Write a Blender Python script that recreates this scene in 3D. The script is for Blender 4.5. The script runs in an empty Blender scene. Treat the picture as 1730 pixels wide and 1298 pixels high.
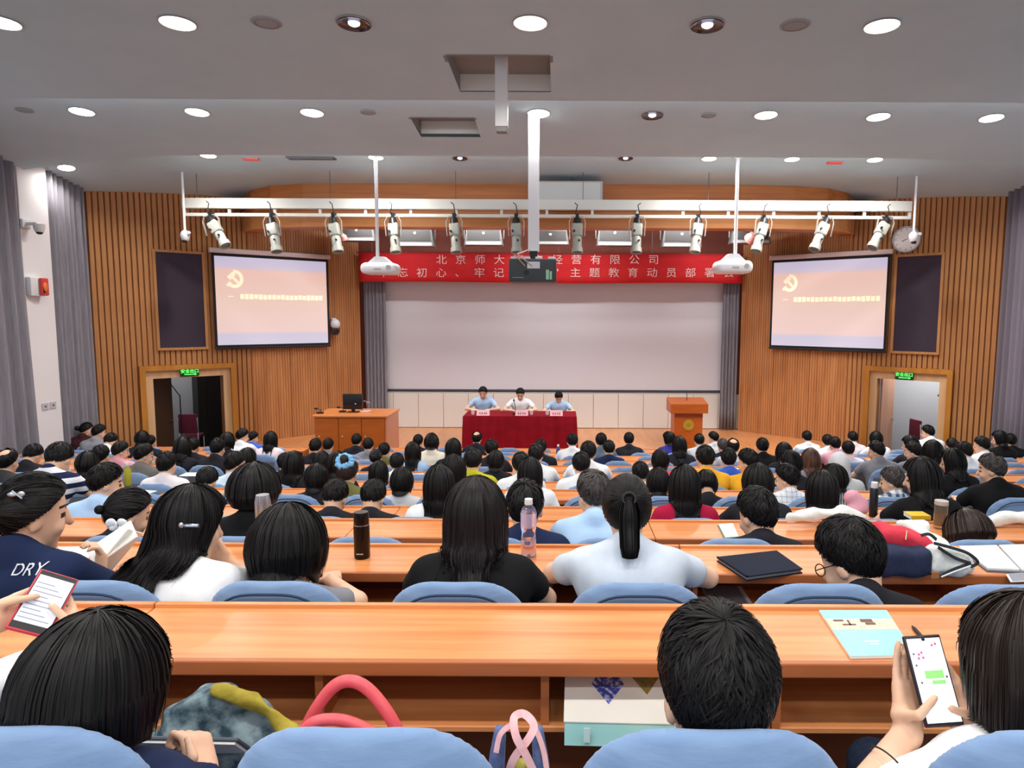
import bpy, bmesh, math, random
import numpy as np
from mathutils import Matrix, Vector
random.seed(7); np.random.seed(7)
C = bpy.context.scene.collection
SC = bpy.context.scene

# ---------------------------------------------------------------- camera
CAMZ = 3.19
FPX, PPX, PPY = 1153.0, 943.0, 649.0
PITCH, ROLL = math.radians(5.7), math.radians(0.26)
cd = bpy.data.cameras.new('camera'); cam = bpy.data.objects.new('camera', cd); C.objects.link(cam)
cd.sensor_width = 36.0; cd.lens = FPX / 1730 * 36.0
cd.shift_x = -(PPX - 865) / 1730.0
cd.clip_start = 0.05; cd.clip_end = 100
cam.matrix_world = Matrix.Translation((0, 0, CAMZ)) @ Matrix.Rotation(math.radians(90) - PITCH, 4, 'X') @ Matrix.Rotation(ROLL, 4, 'Z')
SC.camera = cam
# ---------------------------------------------------------------- world, exposure
w = bpy.data.worlds.new('world'); SC.world = w; w.use_nodes = True
w.node_tree.nodes['Background'].inputs[0].default_value = (0.88, 0.94, 1.0, 1)
w.node_tree.nodes['Background'].inputs[1].default_value = 1.0
vs = SC.view_settings
vs.view_transform = 'Standard'; vs.look = 'None'; vs.exposure = 0.0; vs.gamma = 1.0; vs.use_curve_mapping = False
LAMP_W = 30.0
ADDED_STAGE_W = 72.0
ADDED_STEP_W = 26.0

def ray(x, y):
    u = x - PPX; v = y - PPY
    c, s = math.cos(ROLL), math.sin(ROLL)
    u, v = u * c + v * s, -u * s + v * c
    return np.array([u, FPX * math.cos(PITCH) - v * math.sin(PITCH), -FPX * math.sin(PITCH) - v * math.cos(PITCH)])
def at_d(x, y, d):                       # the point seen at a pixel of the photograph, d metres ahead
    r = ray(x, y); p = r * d / r[1]; p[2] += CAMZ; return p
def at_z(x, y, z):                       # ... on the horizontal plane of height z
    r = ray(x, y); p = r * (z - CAMZ) / r[2]; p[2] += CAMZ; return p
def project(p):
    x, y, z = p[0], p[1], p[2] - CAMZ
    zc = y * math.cos(PITCH) - z * math.sin(PITCH); dn = -y * math.sin(PITCH) - z * math.cos(PITCH)
    u, v = x / zc * FPX, dn / zc * FPX
    c, s = math.cos(ROLL), math.sin(ROLL)
    return PPX + u * c - v * s, PPY + u * s + v * c

# ---------------------------------------------------------------- materials
def lin(h):
    h = h.lstrip('#'); o = []
    for i in (0, 2, 4):
        v = int(h[i:i + 2], 16) / 255
        o.append(v / 12.92 if v <= .04045 else ((v + .055) / 1.055) ** 2.4)
    return (*o, 1)
MATS = {}
def M(name, col='#808080', rough=.6, metal=0., spec=.5, grain=None, col2=None, bump=0., emis=0., trans=0., ior=1.45, alpha=1., sheen=0., coat=0., ramp=(.3, .7)):
    if name in MATS: return MATS[name]
    m = bpy.data.materials.new(name); m.use_nodes = True; MATS[name] = m
    nt = m.node_tree; b = nt.nodes['Principled BSDF']
    b.inputs['Base Color'].default_value = lin(col); b.inputs['Roughness'].default_value = rough
    b.inputs['Metallic'].default_value = metal; b.inputs['Specular IOR Level'].default_value = spec
    b.inputs['IOR'].default_value = ior
    if trans: b.inputs['Transmission Weight'].default_value = trans
    if alpha < 1: b.inputs['Alpha'].default_value = alpha
    if sheen: b.inputs['Sheen Weight'].default_value = sheen
    if coat: b.inputs['Coat Weight'].default_value = coat
    if emis:
        b.inputs['Emission Color'].default_value = lin(col); b.inputs['Emission Strength'].default_value = emis
    m.diffuse_color = lin(col)
    if grain:
        tc = nt.nodes.new('ShaderNodeTexCoord'); mp = nt.nodes.new('ShaderNodeMapping'); mp.inputs['Scale'].default_value = grain
        no = nt.nodes.new('ShaderNodeTexNoise'); no.inputs['Scale'].default_value = 1.0; no.inputs['Detail'].default_value = 5
        nt.links.new(tc.outputs['Object'], mp.inputs['Vector']); nt.links.new(mp.outputs[0], no.inputs['Vector'])
        cr = nt.nodes.new('ShaderNodeValToRGB'); cr.color_ramp.elements[0].color = lin(col); cr.color_ramp.elements[1].color = lin(col2 or col)
        cr.color_ramp.elements[0].position, cr.color_ramp.elements[1].position = ramp
        nt.links.new(no.outputs['Fac'], cr.inputs[0]); nt.links.new(cr.outputs[0], b.inputs['Base Color'])
        if bump:
            bp = nt.nodes.new('ShaderNodeBump'); bp.inputs['Strength'].default_value = bump; bp.inputs['Distance'].default_value = .01
            nt.links.new(no.outputs['Fac'], bp.inputs['Height']); nt.links.new(bp.outputs[0], b.inputs['Normal'])
    return m
def pattern(name, kind, c1, c2, sc, axis=2):
    """stripes / check / plaid cloth by object coordinates"""
    m = M(name, c1, .85, spec=.2); nt = m.node_tree; b = nt.nodes['Principled BSDF']
    tc = nt.nodes.new('ShaderNodeTexCoord'); sep = nt.nodes.new('ShaderNodeSeparateXYZ'); nt.links.new(tc.outputs['Object'], sep.inputs[0])
    def band(i):
        a = nt.nodes.new('ShaderNodeMath'); a.operation = 'MULTIPLY'; a.inputs[1].default_value = sc; nt.links.new(sep.outputs[i], a.inputs[0])
        f = nt.nodes.new('ShaderNodeMath'); f.operation = 'FRACT'; nt.links.new(a.outputs[0], f.inputs[0])
        g = nt.nodes.new('ShaderNodeMath'); g.operation = 'GREATER_THAN'; g.inputs[1].default_value = .5 if kind != 'check' else .82; nt.links.new(f.outputs[0], g.inputs[0])
        return g
    g = band(axis)
    if kind != 'stripe':
        g2 = band(0); mx = nt.nodes.new('ShaderNodeMath'); mx.operation = 'ADD'; nt.links.new(g.outputs[0], mx.inputs[0]); nt.links.new(g2.outputs[0], mx.inputs[1])
        h = nt.nodes.new('ShaderNodeMath'); h.operation = 'MULTIPLY'; h.inputs[1].default_value = .5; nt.links.new(mx.outputs[0], h.inputs[0]); g = h
    mix = nt.nodes.new('ShaderNodeMix'); mix.data_type = 'RGBA'
    mix.inputs[6].default_value = lin(c1); mix.inputs[7].default_value = lin(c2)
    nt.links.new(g.outputs[0], mix.inputs[0]); nt.links.new(mix.outputs[2], b.inputs['Base Color'])
    return m

# ---------------------------------------------------------------- mesh helpers
def mesh_np(name, V, F, smooth=True):
    me = bpy.data.meshes.new(name); V = np.asarray(V, np.float32); F = np.asarray(F, np.int32)
    n, k = F.shape
    me.vertices.add(len(V)); me.vertices.foreach_set('co', V.ravel())
    me.loops.add(n * k); me.loops.foreach_set('vertex_index', F.ravel())
    me.polygons.add(n); me.polygons.foreach_set('loop_start', np.arange(0, n * k, k, dtype=np.int32))
    if smooth: me.polygons.foreach_set('use_smooth', np.ones(n, bool))
    me.update(calc_edges=True); me.validate(); return me
class MB:
    """collects shapes for one mesh"""
    def __init__(s): s.bm = bmesh.new()
    def _new(s, geom, M_=None):
        if M_ is not None: bmesh.ops.transform(s.bm, matrix=M_, verts=[g for g in geom if isinstance(g, bmesh.types.BMVert)])
    def box(s, x0, x1, y0, y1, z0, z1, bev=0, seg=2, mat=None):
        r = bmesh.ops.create_cube(s.bm, size=1); vs_ = r['verts']
        mm = Matrix.Translation(((x0 + x1) / 2, (y0 + y1) / 2, (z0 + z1) / 2)) @ Matrix.Diagonal((abs(x1 - x0), abs(y1 - y0), abs(z1 - z0), 1))
        bmesh.ops.transform(s.bm, matrix=mm, verts=vs_)
        if bev:
            es = list({e for v in vs_ for e in v.link_edges})
            q = bmesh.ops.bevel(s.bm, geom=es, offset=bev, segments=seg, affect='EDGES', profile=.5); vs_ = q['verts'] + [v for v in vs_ if v.is_valid]
            vs_ = list(set(vs_))
        if mat is not None: bmesh.ops.transform(s.bm, matrix=mat, verts=vs_)
        return s
    def cyl(s, a, b, r0, r1=None, n=20, cap=True):
        r1 = r0 if r1 is None else r1; a, b = Vector(a), Vector(b); d = b - a
        q = bmesh.ops.create_cone(s.bm, cap_ends=cap, segments=n, radius1=r0, radius2=r1, depth=d.length)
        bmesh.ops.transform(s.bm, matrix=Matrix.Translation((a + b) / 2) @ d.to_track_quat('Z', 'Y').to_matrix().to_4x4(), verts=q['verts']); return s
    def ell(s, c, r, n=16, mat=None):
        q = bmesh.ops.create_uvsphere(s.bm, u_segments=n, v_segments=max(6, n * 2 // 3), radius=1)
        mm = Matrix.Translation(c) @ (mat if mat is not None else Matrix.Identity(4)) @ Matrix.Diagonal((*r, 1))
        bmesh.ops.transform(s.bm, matrix=mm, verts=q['verts']); return s
    def tube(s, pts, r, n=8, close=False):
        pts = [Vector(p) for p in pts]; rr = r if hasattr(r, '__len__') else [r] * len(pts); rings = []
        up = None
        for i, p in enumerate(pts):
            t = (pts[min(i + 1, len(pts) - 1)] - pts[max(i - 1, 0)]).normalized()
            if up is None: up = t.orthogonal().normalized()
            up = (up - t * up.dot(t)).normalized(); sd = t.cross(up)
            rings.append([s.bm.verts.new(p + (up * math.cos(2 * math.pi * j / n) + sd * math.sin(2 * math.pi * j / n)) * rr[i]) for j in range(n)])
        for a, b in zip(rings, rings[1:]):
            for j in range(n): s.bm.faces.new((a[j], a[(j + 1) % n], b[(j + 1) % n], b[j]))
        s.bm.faces.new(rings[0][::-1]); s.bm.faces.new(rings[-1]); return s
    def strip(s, pts, nrm, w, t):
        """flat strap: rectangular section width w (along pts x nrm), thickness t"""
        pts = [Vector(p) for p in pts]; rings = []
        for i, p in enumerate(pts):
            tg = (pts[min(i + 1, len(pts) - 1)] - pts[max(i - 1, 0)]).normalized()
            n_ = nrm[i] if isinstance(nrm, list) else nrm
            n_ = Vector(n_); n_ = (n_ - tg * n_.dot(tg)).normalized(); sd = tg.cross(n_)
            rings.append([s.bm.verts.new(p + sd * a * w / 2 + n_ * b * t / 2) for a, b in ((-1, -1), (1, -1), (1, 1), (-1, 1))])
        for a, b in zip(rings, rings[1:]):
            for j in range(4): s.bm.faces.new((a[j], a[(j + 1) % 4], b[(j + 1) % 4], b[j]))
        s.bm.faces.new(rings[0][::-1]); s.bm.faces.new(rings[-1]); return s
    def prism(s, poly, h0, h1, plane='xy'):
        """extruded polygon; plane xy -> height z, xz -> depth y"""
        def P(a, b, h): return (a, b, h) if plane == 'xy' else ((a, h, b) if plane == 'xz' else (h, a, b))
        lo = [s.bm.verts.new(P(a, b, h0)) for a, b in poly]; hi = [s.bm.verts.new(P(a, b, h1)) for a, b in poly]
        n = len(poly)
        s.bm.faces.new(lo[::-1]); s.bm.faces.new(hi)
        for i in range(n): s.bm.faces.new((lo[i], lo[(i + 1) % n], hi[(i + 1) % n], hi[i]))
        return s
    def hexa(s, p):
        v = [s.bm.verts.new(q) for q in p]
        for f in ((0, 3, 2, 1), (4, 5, 6, 7), (0, 1, 5, 4), (1, 2, 6, 5), (2, 3, 7, 6), (3, 0, 4, 7)): s.bm.faces.new([v[i] for i in f])
        return s
    def lathe(s, prof, n=24, c=(0, 0, 0), cap=True):
        rings = [[s.bm.verts.new((c[0] + r * math.cos(2 * math.pi * j / n), c[1] + r * math.sin(2 * math.pi * j / n), c[2] + z)) for j in range(n)] for r, z in prof]
        for a, b in zip(rings, rings[1:]):
            for j in range(n): s.bm.faces.new((a[j], a[(j + 1) % n], b[(j + 1) % n], b[j]))
        if cap: s.bm.faces.new(rings[0][::-1]); s.bm.faces.new(rings[-1])
        return s
    def grid(s, fn, nu, nv):
        vs_ = [[s.bm.verts.new(fn(i / nu, j / nv)) for j in range(nv + 1)] for i in range(nu + 1)]
        for i in range(nu):
            for j in range(nv): s.bm.faces.new((vs_[i][j], vs_[i + 1][j], vs_[i + 1][j + 1], vs_[i][j + 1]))
        return s
    def mesh(s, name, smooth=False, angle=35):
        bmesh.ops.recalc_face_normals(s.bm, faces=s.bm.faces)
        me = bpy.data.meshes.new(name); s.bm.to_mesh(me); s.bm.free()
        if smooth:
            me.polygons.foreach_set('use_smooth', np.ones(len(me.polygons), bool))
            try: me.set_sharp_from_angle(angle=math.radians(angle))
            except Exception: pass
        return me
    def obj(s, name, mat, parent=None, smooth=False, loc=None, rot=None, angle=35):
        return link(name, s.mesh(name, smooth, angle), mat, parent, loc, rot)
def link(name, me, mat=None, parent=None, loc=None, rot=None, own=False):
    o = bpy.data.objects.new(name, me); C.objects.link(o)
    if parent is not None: o.parent = parent
    if loc is not None: o.location = loc
    if rot is not None: o.rotation_euler = rot
    if mat is not None and me is not None:
        if own:                                  # shared mesh, material on the object
            if not me.materials: me.materials.append(None)
            o.material_slots[0].link = 'OBJECT'; o.material_slots[0].material = mat
        elif not me.materials: me.materials.append(mat)
    return o
def tag(o, label, cat, group=None):
    o['label'] = label; o['category'] = cat
    if group: o['group'] = group
    return o
def thing(name, label, cat, loc=(0, 0, 0), rot=(0, 0, 0), group=None):
    o = bpy.data.objects.new(name, None); C.objects.link(o); o.location = loc; o.rotation_euler = rot
    o.empty_display_size = .1
    return tag(o, label, cat, group)
def struct(o): o['kind'] = 'structure'; return o
def text_mesh(name, s, size, ext=0., sx=1., shear=0.):
    cu = bpy.data.curves.new(name, 'FONT'); cu.body = s; cu.size = size; cu.extrude = ext; cu.align_x = 'CENTER'; cu.align_y = 'CENTER'; cu.shear = shear
    o = bpy.data.objects.new(name, cu); C.objects.link(o); bpy.context.view_layer.update()
    me = bpy.data.meshes.new_from_object(o.evaluated_get(bpy.context.evaluated_depsgraph_get())); bpy.data.objects.remove(o); bpy.data.curves.remove(cu)
    me.name = name
    me.materials.clear()
    if sx != 1: me.transform(Matrix.Diagonal((sx, 1, 1, 1)))
    return me
ORD = ['first', 'second', 'third', 'fourth', 'fifth', 'sixth', 'seventh', 'eighth', 'ninth', 'tenth', 'eleventh', 'twelfth', 'thirteenth', 'fourteenth', 'fifteenth', 'sixteenth', 'seventeenth', 'eighteenth', 'nineteenth', 'twentieth']
ORD += ['twenty-' + o for o in ORD[:9]] + ['thirtieth']

# ================================================================ the hall
XL, XR, X0 = -8.88, 8.43, -0.22
ROWD = [.98 * (i + 1) for i in range(12)]
CHT = [.62, .783, .972, 1.175, 1.304, 1.477, 1.61, 1.749, 1.885, 2.022, 2.17, 2.291]     # seat-back tops below the camera
ROWZ = [CAMZ - h - .90 for h in CHT]
STZ = .40                                                                                # stage height
wood_wall = M('wood_panelling', '#a86c40', .5, grain=(9, 9, .9), col2='#c28552', spec=.35)
wood_slat = M('wood_slats', '#ab7344', .5, grain=(14, 14, .8), col2='#c48c58', spec=.35)
wood_dark = M('dark_backing', '#8a5530', .7, spec=.2)
wood_fascia = M('bulkhead_wood', '#a8622e', .45, grain=(.6, 8, 14), col2='#c67c42')
ceil_m = M('ceiling_paint', '#c3d8e2', .9, spec=.1, grain=(2, 2, 2), col2='#bdd3de')
white_paint = M('white_paint', '#e4e2e4', .7, spec=.2)
curtain_m = M('grey_curtain', '#817e86', .9, spec=.1, grain=(40, 40, 3), col2='#918e96')
floor_m = M('dark_floor', '#3d3430', .6, grain=(5, 5, 5), col2='#4b413c')
stage_m = M('stage_parquet', '#c9824e', .28, grain=(14, 1.5, 1), col2='#dd9a66')
steel = M('white_metal', '#e8e8ec', .4, spec=.5)
black = M('black_plastic', '#17171a', .45)

# floor tiers
b = MB()
edges = [-3.0] + [d - .09 for d in ROWD[1:]] + [12.62]
for k in range(12):
    b.box(XL, XR, edges[k], edges[k + 1], -.3, ROWZ[k])
b.box(XL, XR, 12.62, 17.2, -.3, 0.0)
struct(b.obj('floor', floor_m))

# side walls with window openings, splayed front walls, back wall
def yz_wall(name, x0, x1, holes, y0=-3.0, y1=13.0, z0=-.3, z1=6.3):
    b = MB(); y = y0
    for (a, c, lo, hi) in holes:
        b.box(x0, x1, y, a, z0, z1); b.box(x0, x1, a, c, z0, lo); b.box(x0, x1, a, c, hi, z1); y = c
    b.box(x0, x1, y, y1, z0, z1)
    return struct(b.obj(name, white_paint))
WIN = [(1.2, 4.6, 1.9, 5.0), (6.2, 9.6, 1.6, 5.0), (11.92, 12.8, 1.3, 5.0)]
yz_wall('wall_left', XL - .25, XL, WIN, y1=12.93)
yz_wall('wall_right', XR, XR + .25, WIN)
glass_m = M('window_glass', '#ffffff', .02, trans=1.0, ior=1.02, spec=.1)
wn = 1
for x in (XL - .16, XR + .16):
    for (a, c, lo, hi) in WIN:
        o = MB()
        for (p, q, r, s) in ((a, a + .06, lo, hi), (c - .06, c, lo, hi), (a, c, lo, lo + .06), (a, c, hi - .06, hi), (a, c, (lo + hi) / 2 + .5, (lo + hi) / 2 + .56)):
            o.box(x - .03, x + .03, p, q, r, s)
        wo = struct(o.obj('window_%d' % wn, steel)); wn += 1
        MB().box(x - .004, x + .004, a + .05, c - .05, lo + .05, hi - .05).obj('pane', glass_m, wo)
# white pillar standing out of the left wall
struct(MB().box(XL, XL + .18, 11.22, 11.86, 0, 5.9, .01).obj('trim_1', white_paint))

SIDE = {'l': (Vector((-4.8, 16.6, 0)), Vector((XL, 12.93, 0))), 'r': (Vector((4.42, 16.6, 0)), Vector((XR, 13.0, 0)))}
def frame(side):
    A, B = SIDE[side]; u = (B - A).normalized()
    n = Vector((u.y, -u.x, 0)) if side == 'r' else Vector((-u.y, u.x, 0))
    return A, u, n, (B - A).length
for s_ in 'lr':
    A, u, n, L = frame(s_)
    assert n.y < 0, (s_, n)
def wmat(side, u0, n0=0, z0=0):
    A, u, n, L = frame(side); x = n.cross(Vector((0, 0, 1)))
    p = A + u * u0 + n * n0; m = Matrix((( x.x, n.x, 0, p.x), (x.y, n.y, 0, p.y), (0, 0, 1, z0), (0, 0, 0, 1)))
    return m            # local x along the wall (towards the viewer's left), y into the hall
def wu(side, px, d0=14.5):               # wall coordinate u seen in photo column px
    A, u, n, L = frame(side); k = (px - PPX) / FPX / .9985
    return (k * A.y - A.x) / (u.x - k * u.y)
def wz(side, px, py):
    A, u, n, L = frame(side); p = A + u * wu(side, px); return at_d(px, py, p.y)[2]
def wbox(b, side, u0, u1, n0, n1, z0, z1):
    A, u, n, L = frame(side); P = lambda a, c, z: (A + u * a + n * c) + Vector((0, 0, z))
    b.hexa([P(u0, n0, z0), P(u1, n0, z0), P(u1, n1, z0), P(u0, n1, z0), P(u0, n0, z1), P(u1, n0, z1), P(u1, n1, z1), P(u0, n1, z1)]); return b
CEILZ = 6.2
DOOR = {'l': (wu('l', 375), wu('l', 256), 1.90), 'r': (wu('r', 1484), wu('r', 1590), 1.90)}
slat_w, slat_f = .074, .044
fine_me = {}
for side, nm in (('l', 'wall_front_left'), ('r', 'wall_front_right')):
    A, u, n, L = frame(side); d0, d1, dz = DOOR[side]
    b = MB()
    wbox(b, side, 0, d0, -.2, 0, -.3, CEILZ); wbox(b, side, d1, L, -.2, 0, -.3, CEILZ); wbox(b, side, d0, d1, -.2, 0, dz, CEILZ)
    wall = struct(b.obj(nm, wood_dark))
    # broad slats, each one a part
    f0, f1 = d0 - .24, d1 + .24
    me_full = MB().box(-slat_w / 2, slat_w / 2, 0, .028, 0, 5.95, .004, 1).mesh('slat')
    me_top = MB().box(-slat_w / 2, slat_w / 2, 0, .028, dz + .26, 5.95, .004, 1).mesh('slat')
    uu = 2.62
    while uu < L - .03:
        o = link('slat', me_top if f0 < uu < f1 else me_full, wood_slat, wall); o.matrix_world = wmat(side, uu); uu += .098
    # fine reeded boards nearer the stage: wide boards with grooves, each board a part
    for q, (a, c) in enumerate(((.02, .86), (.88, 1.72), (1.74, 2.56))):
        b = MB(); x = a
        while x < c - .03:
            wbox(b, side, x, min(x + .046, c), 0, .026, STZ - .05, 5.95); x += .058
        wbox(b, side, a, c, 0, .014, STZ - .05, 5.95)
        b.obj('reeded_board', wood_wall, wall)
    # door casing: outer frame, splayed reveal, inner frame
    fr = MB(); i = .10
    wbox(fr, side, d0 - .24, d0 - .14, 0, .10, 0, dz + .26); wbox(fr, side, d1 + .14, d1 + .24, 0, .10, 0, dz + .26); wbox(fr, side, d0 - .14, d1 + .14, 0, .10, dz + .16, dz + .26)
    fo = struct(fr.obj('door_%d' % (1 if side == 'l' else 2), M('door_casing', '#b06f22', .45, grain=(8, 8, 1), col2='#c58433')))
    rv = MB()
    wbox(rv, side, d0 - .14, d0, -.02, .03, 0, dz + .0); wbox(rv, side, d1, d1 + .14, -.02, .03, 0, dz + .0); wbox(rv, side, d0 - .14, d1 + .14, -.02, .03, dz, dz + .16)
    rv.obj('reveal', M('door_reveal', '#cda173', .5, grain=(8, 8, 1), col2='#dab285'), fo)
    # corridor behind the door
    cr = MB()
    P = lambda a, c, z: (A + u * a + n * c) + Vector((0, 0, z))
    wbox(cr, side, d0 - .9, d1 + .6, -2.3, -2.2, 0, 3.0); wbox(cr, side, d0 - 1.0, d0 - .9, -2.3, -.2, 0, 3.0); wbox(cr, side, d1 + .6, d1 + .7, -2.3, -.2, 0, 3.0); wbox(cr, side, d0 - 1, d1 + .7, -2.3, -.2, 2.95, 3.05); wbox(cr, side, d0 - 1, d1 + .7, -2.3, -.2, -.1, 0)
    struct(cr.obj('wall_corridor_left' if side == 'l' else 'wall_corridor_right', M('corridor_paint', '#b9bcc0', .8)))

# back wall of the stage, upper band, low cabinets
b = MB(); b.box(-5.1, 4.75, 17.0, 17.2, -.3, CEILZ)
struct(b.obj('wall_back', M('stage_back_wall', '#6e3424', .7, grain=(4, 1, 1), col2='#7d3d2a')))
b = MB(); b.prism([(-5.1, 17.2), (-6.85, 14.86), (-6.0, 12.75), (5.6, 12.75), (6.5, 14.75), (4.75, 17.2)], -.2, STZ, 'xy')
struct(b.obj('floor_stage', stage_m))
low = struct(MB().box(-4.75, 4.4, 16.86, 17.0, STZ, 1.30).obj('wall_low', M('cabinet_frame', '#b9b4ae', .6)))
pw = .622; x = -4.72; panel_me = MB().box(.006, pw - .006, -.02, 0, STZ + .012, 1.262, .004, 1).mesh('panel')
while x < 4.0:
    link('panel', panel_me, M('ivory_panel', '#e9e4dc', .55), low, (x, 16.86, 0)); x += pw
for x in (-3.3, -1.4, .5, 2.4, 3.6):
    MB().cyl((x + .55, 16.838, .95), (x + .55, 16.822, .95), .012, n=10).obj('knob', steel, low)

# ceiling: three overlapping slopes that dip towards the side walls
def cz(X, Y):
    if Y <= 8.42: z = 5.74 + .03 * (8.42 - Y)
    elif Y <= 11.37: z = 6.02 - .088 * (Y - 8.42)
    else: z = 5.99 - .085 * (Y - 11.37) + .010 * max(0, Y - 13.5)
    t = max(0, (abs(X - X0) - 5.2) / 3.4); k = min(1, max(0, (Y - 8.6) / 4.2))
    return z - .40 * t * t * k
cb = MB()
for (ya, yb, n_) in ((-3.0, 8.42, 8), (8.4201, 11.37, 8), (11.3701, 15.4, 10)):
    def f(i, j): X = -9.3 + i * 18.2; Y = ya + j * (yb - ya); return (X, Y, cz(X, Y))
    cb.grid(f, 36, n_)
    if yb < 15: cb.grid(lambda i, j: (-9.3 + i * 18.2, yb, cz(-9.3 + i * 18.2, yb) + j * .6), 36, 1)
HATCH = [(at_z(753, 90, 5.80), at_z(931, 154, 5.76)), (at_z(693, 193, 5.95), at_z(812, 228, 5.87))]
ceil = cb.mesh('ceiling', True)
bm = bmesh.new(); bm.from_mesh(ceil)
# cut the two service hatches
for p, q in HATCH:
    for co, no in (((p[0], 0, 0), (1, 0, 0)), ((q[0], 0, 0), (1, 0, 0)), ((0, p[1], 0), (0, 1, 0)), ((0, q[1], 0), (0, 1, 0))):
        bmesh.ops.bisect_plane(bm, geom=bm.verts[:] + bm.edges[:] + bm.faces[:], plane_co=co, plane_no=no)
    dead = [f for f in bm.faces if p[0] < f.calc_center_median().x < q[0] and min(p[1], q[1]) < f.calc_center_median().y < max(p[1], q[1])]
    bmesh.ops.delete(bm, geom=dead, context='FACES')
bm.to_mesh(ceil); bm.free()
ceil_o = struct(link('ceiling', ceil, ceil_m))
struct(MB().box(-9.3, 8.9, -3, 15.4, 6.9, 7.0).obj('ceiling_slab', M('void_grey', '#8a8886', .9)))
for i, (p, q) in enumerate(HATCH):
    y0, y1 = sorted((p[1], q[1])); zc = cz(p[0], y0) - .005
    h = struct(MB().box(p[0], q[0], y1, y1 + .03, zc - .012, zc + .17).obj('trim_%d' % (2 + i), M('hatch_lit_white', '#eeeeec', .7)))  # light inside the hatch is in the colours: far side lit, rest shaded
    MB().box(p[0] - .03, p[0], y0, y1, zc, zc + .17).obj('hatch_side', M('hatch_shade_grey', '#8b8b89', .8), h)
    MB().box(q[0], q[0] + .03, y0, y1, zc, zc + .17).obj('hatch_side', M('hatch_shade_grey'), h)
    MB().box(p[0], q[0], y0 - .03, y0, zc, zc + .17).obj('hatch_side', M('hatch_shade_grey'), h)
    MB().box(p[0], q[0], y0, y1, zc + .17, zc + .20).obj('hatch_lid', M('hatch_lid', '#8f8e8b', .8), h)

# curved wooden bulkhead in front of the stage
pl = [(-6.75, 15.15), (-6.62, 14.65), (-6.30, 14.28), (-5.8, 14.02), (-5.1, 13.88), (-4.2, 13.82), (3.8, 13.82), (4.7, 13.88), (5.4, 14.02), (5.9, 14.28), (6.2, 14.65), (6.35, 15.15)]
b = MB(); zb = at_d(930, 384, 13.82)[2]
pts = pl + [(x, y + .5) for x, y in pl[::-1]]
b.prism(pts, zb, 6.1, 'xy')
bh = struct(b.obj('trim_4', wood_fascia))
b = MB(); zt = at_d(930, 358, 13.78)[2]
b.prism([(x * 1.003, y - .03) for x, y in pl] + [(x, y + .02) for x, y in pl[::-1]], zb - .01, zt, 'xy')
b.obj('bulkhead_band', M('bulkhead_band', '#c9834a', .45, grain=(.6, 8, 14), col2='#d8965c'), bh)
struct(MB().box(-6.9, 6.5, 14.2, 17.2, zb + .45, zb + .5).obj('ceiling_stage', M('stage_soffit', '#4a2d27', .8)))

# curtains -------------------------------------------------------
def curtain(label, p0, p1, z0, z1, depth, folds, mat, slope=0.):
    p0, p1 = Vector(p0), Vector(p1); d = p1 - p0; n = Vector((-d.y, d.x, 0)).normalized(); b = MB(); N = folds * 10
    def f(i, j):
        t = i; a = math.sin(t * folds * 2 * math.pi) * depth * (.75 + .25 * math.sin(t * 17)) + .35 * depth * math.sin(t * folds * 6.3 + 2)
        z = z0 + (z1 - z0) * j; p = p0 + d * (t + slope * (1 - j) * t)
        return (p.x + n.x * a * (1.1 - .35 * j), p.y + n.y * a * (1.1 - .35 * j), z)
    b.grid(f, N, 8); me = b.mesh('curtain', True, 180); o = link('curtain', me, mat)
    md = o.modifiers.new('thick', 'SOLIDIFY'); md.thickness = .006
    return tag(o, label, 'curtain')
curtain('long grey window curtain on the near side of the white pillar', (XL + .20, 9.0, 0), (XL + .20, 11.16, 0), ROWZ[10], 5.72, .10, 9, curtain_m, .07)
curtain('long grey window curtain between the white pillar and the slatted wall', (XL + .12, 11.92, 0), (XL + .12, 12.86, 0), .02, 5.62, .075, 7, curtain_m)
sheer = M('sheer_curtain', '#a19ca6', .9, spec=.1, trans=0)
nt = sheer.node_tree; tb = nt.nodes.new('ShaderNodeBsdfTranslucent'); tb.inputs[0].default_value = lin('#cbbfc8'); mx = nt.nodes.new('ShaderNodeMixShader'); mx.inputs[0].default_value = .6
nt.links.new(nt.nodes['Principled BSDF'].outputs[0], mx.inputs[1]); nt.links.new(tb.outputs[0], mx.inputs[2]); nt.links.new(mx.outputs[0], nt.nodes['Material Output'].inputs[0])
curtain('thin grey curtain with daylight behind it, beside the podium-side slatted wall', (XR - .12, 12.93, 0), (XR - .12, 11.2, 0), .02, 5.62, .08, 11, sheer)
curtain('narrow grey stage curtain behind the control desk', (-4.72, 16.66, 0), (-4.2, 16.66, 0), STZ + .02, 4.35, .045, 6, curtain_m)
curtain('narrow grey stage curtain behind the podium', (3.98, 16.66, 0), (4.38, 16.66, 0), STZ + .02, 4.35, .045, 5, curtain_m)

# big white projection surface on the back wall
t = thing('projection_board', 'wide white projection board on the stage wall under the red banner', 'board', (0, 16.9, 0))
MB().box(-4.27, 4.03, -.02, 0, 1.36, 4.62).obj('board', M('board_white', '#dedce2', .75, spec=.2), t)
MB().box(-4.29, 4.05, -.035, .0, 1.325, 1.365).obj('bottom_rail', M('rail_grey', '#55555c', .5), t)

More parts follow.
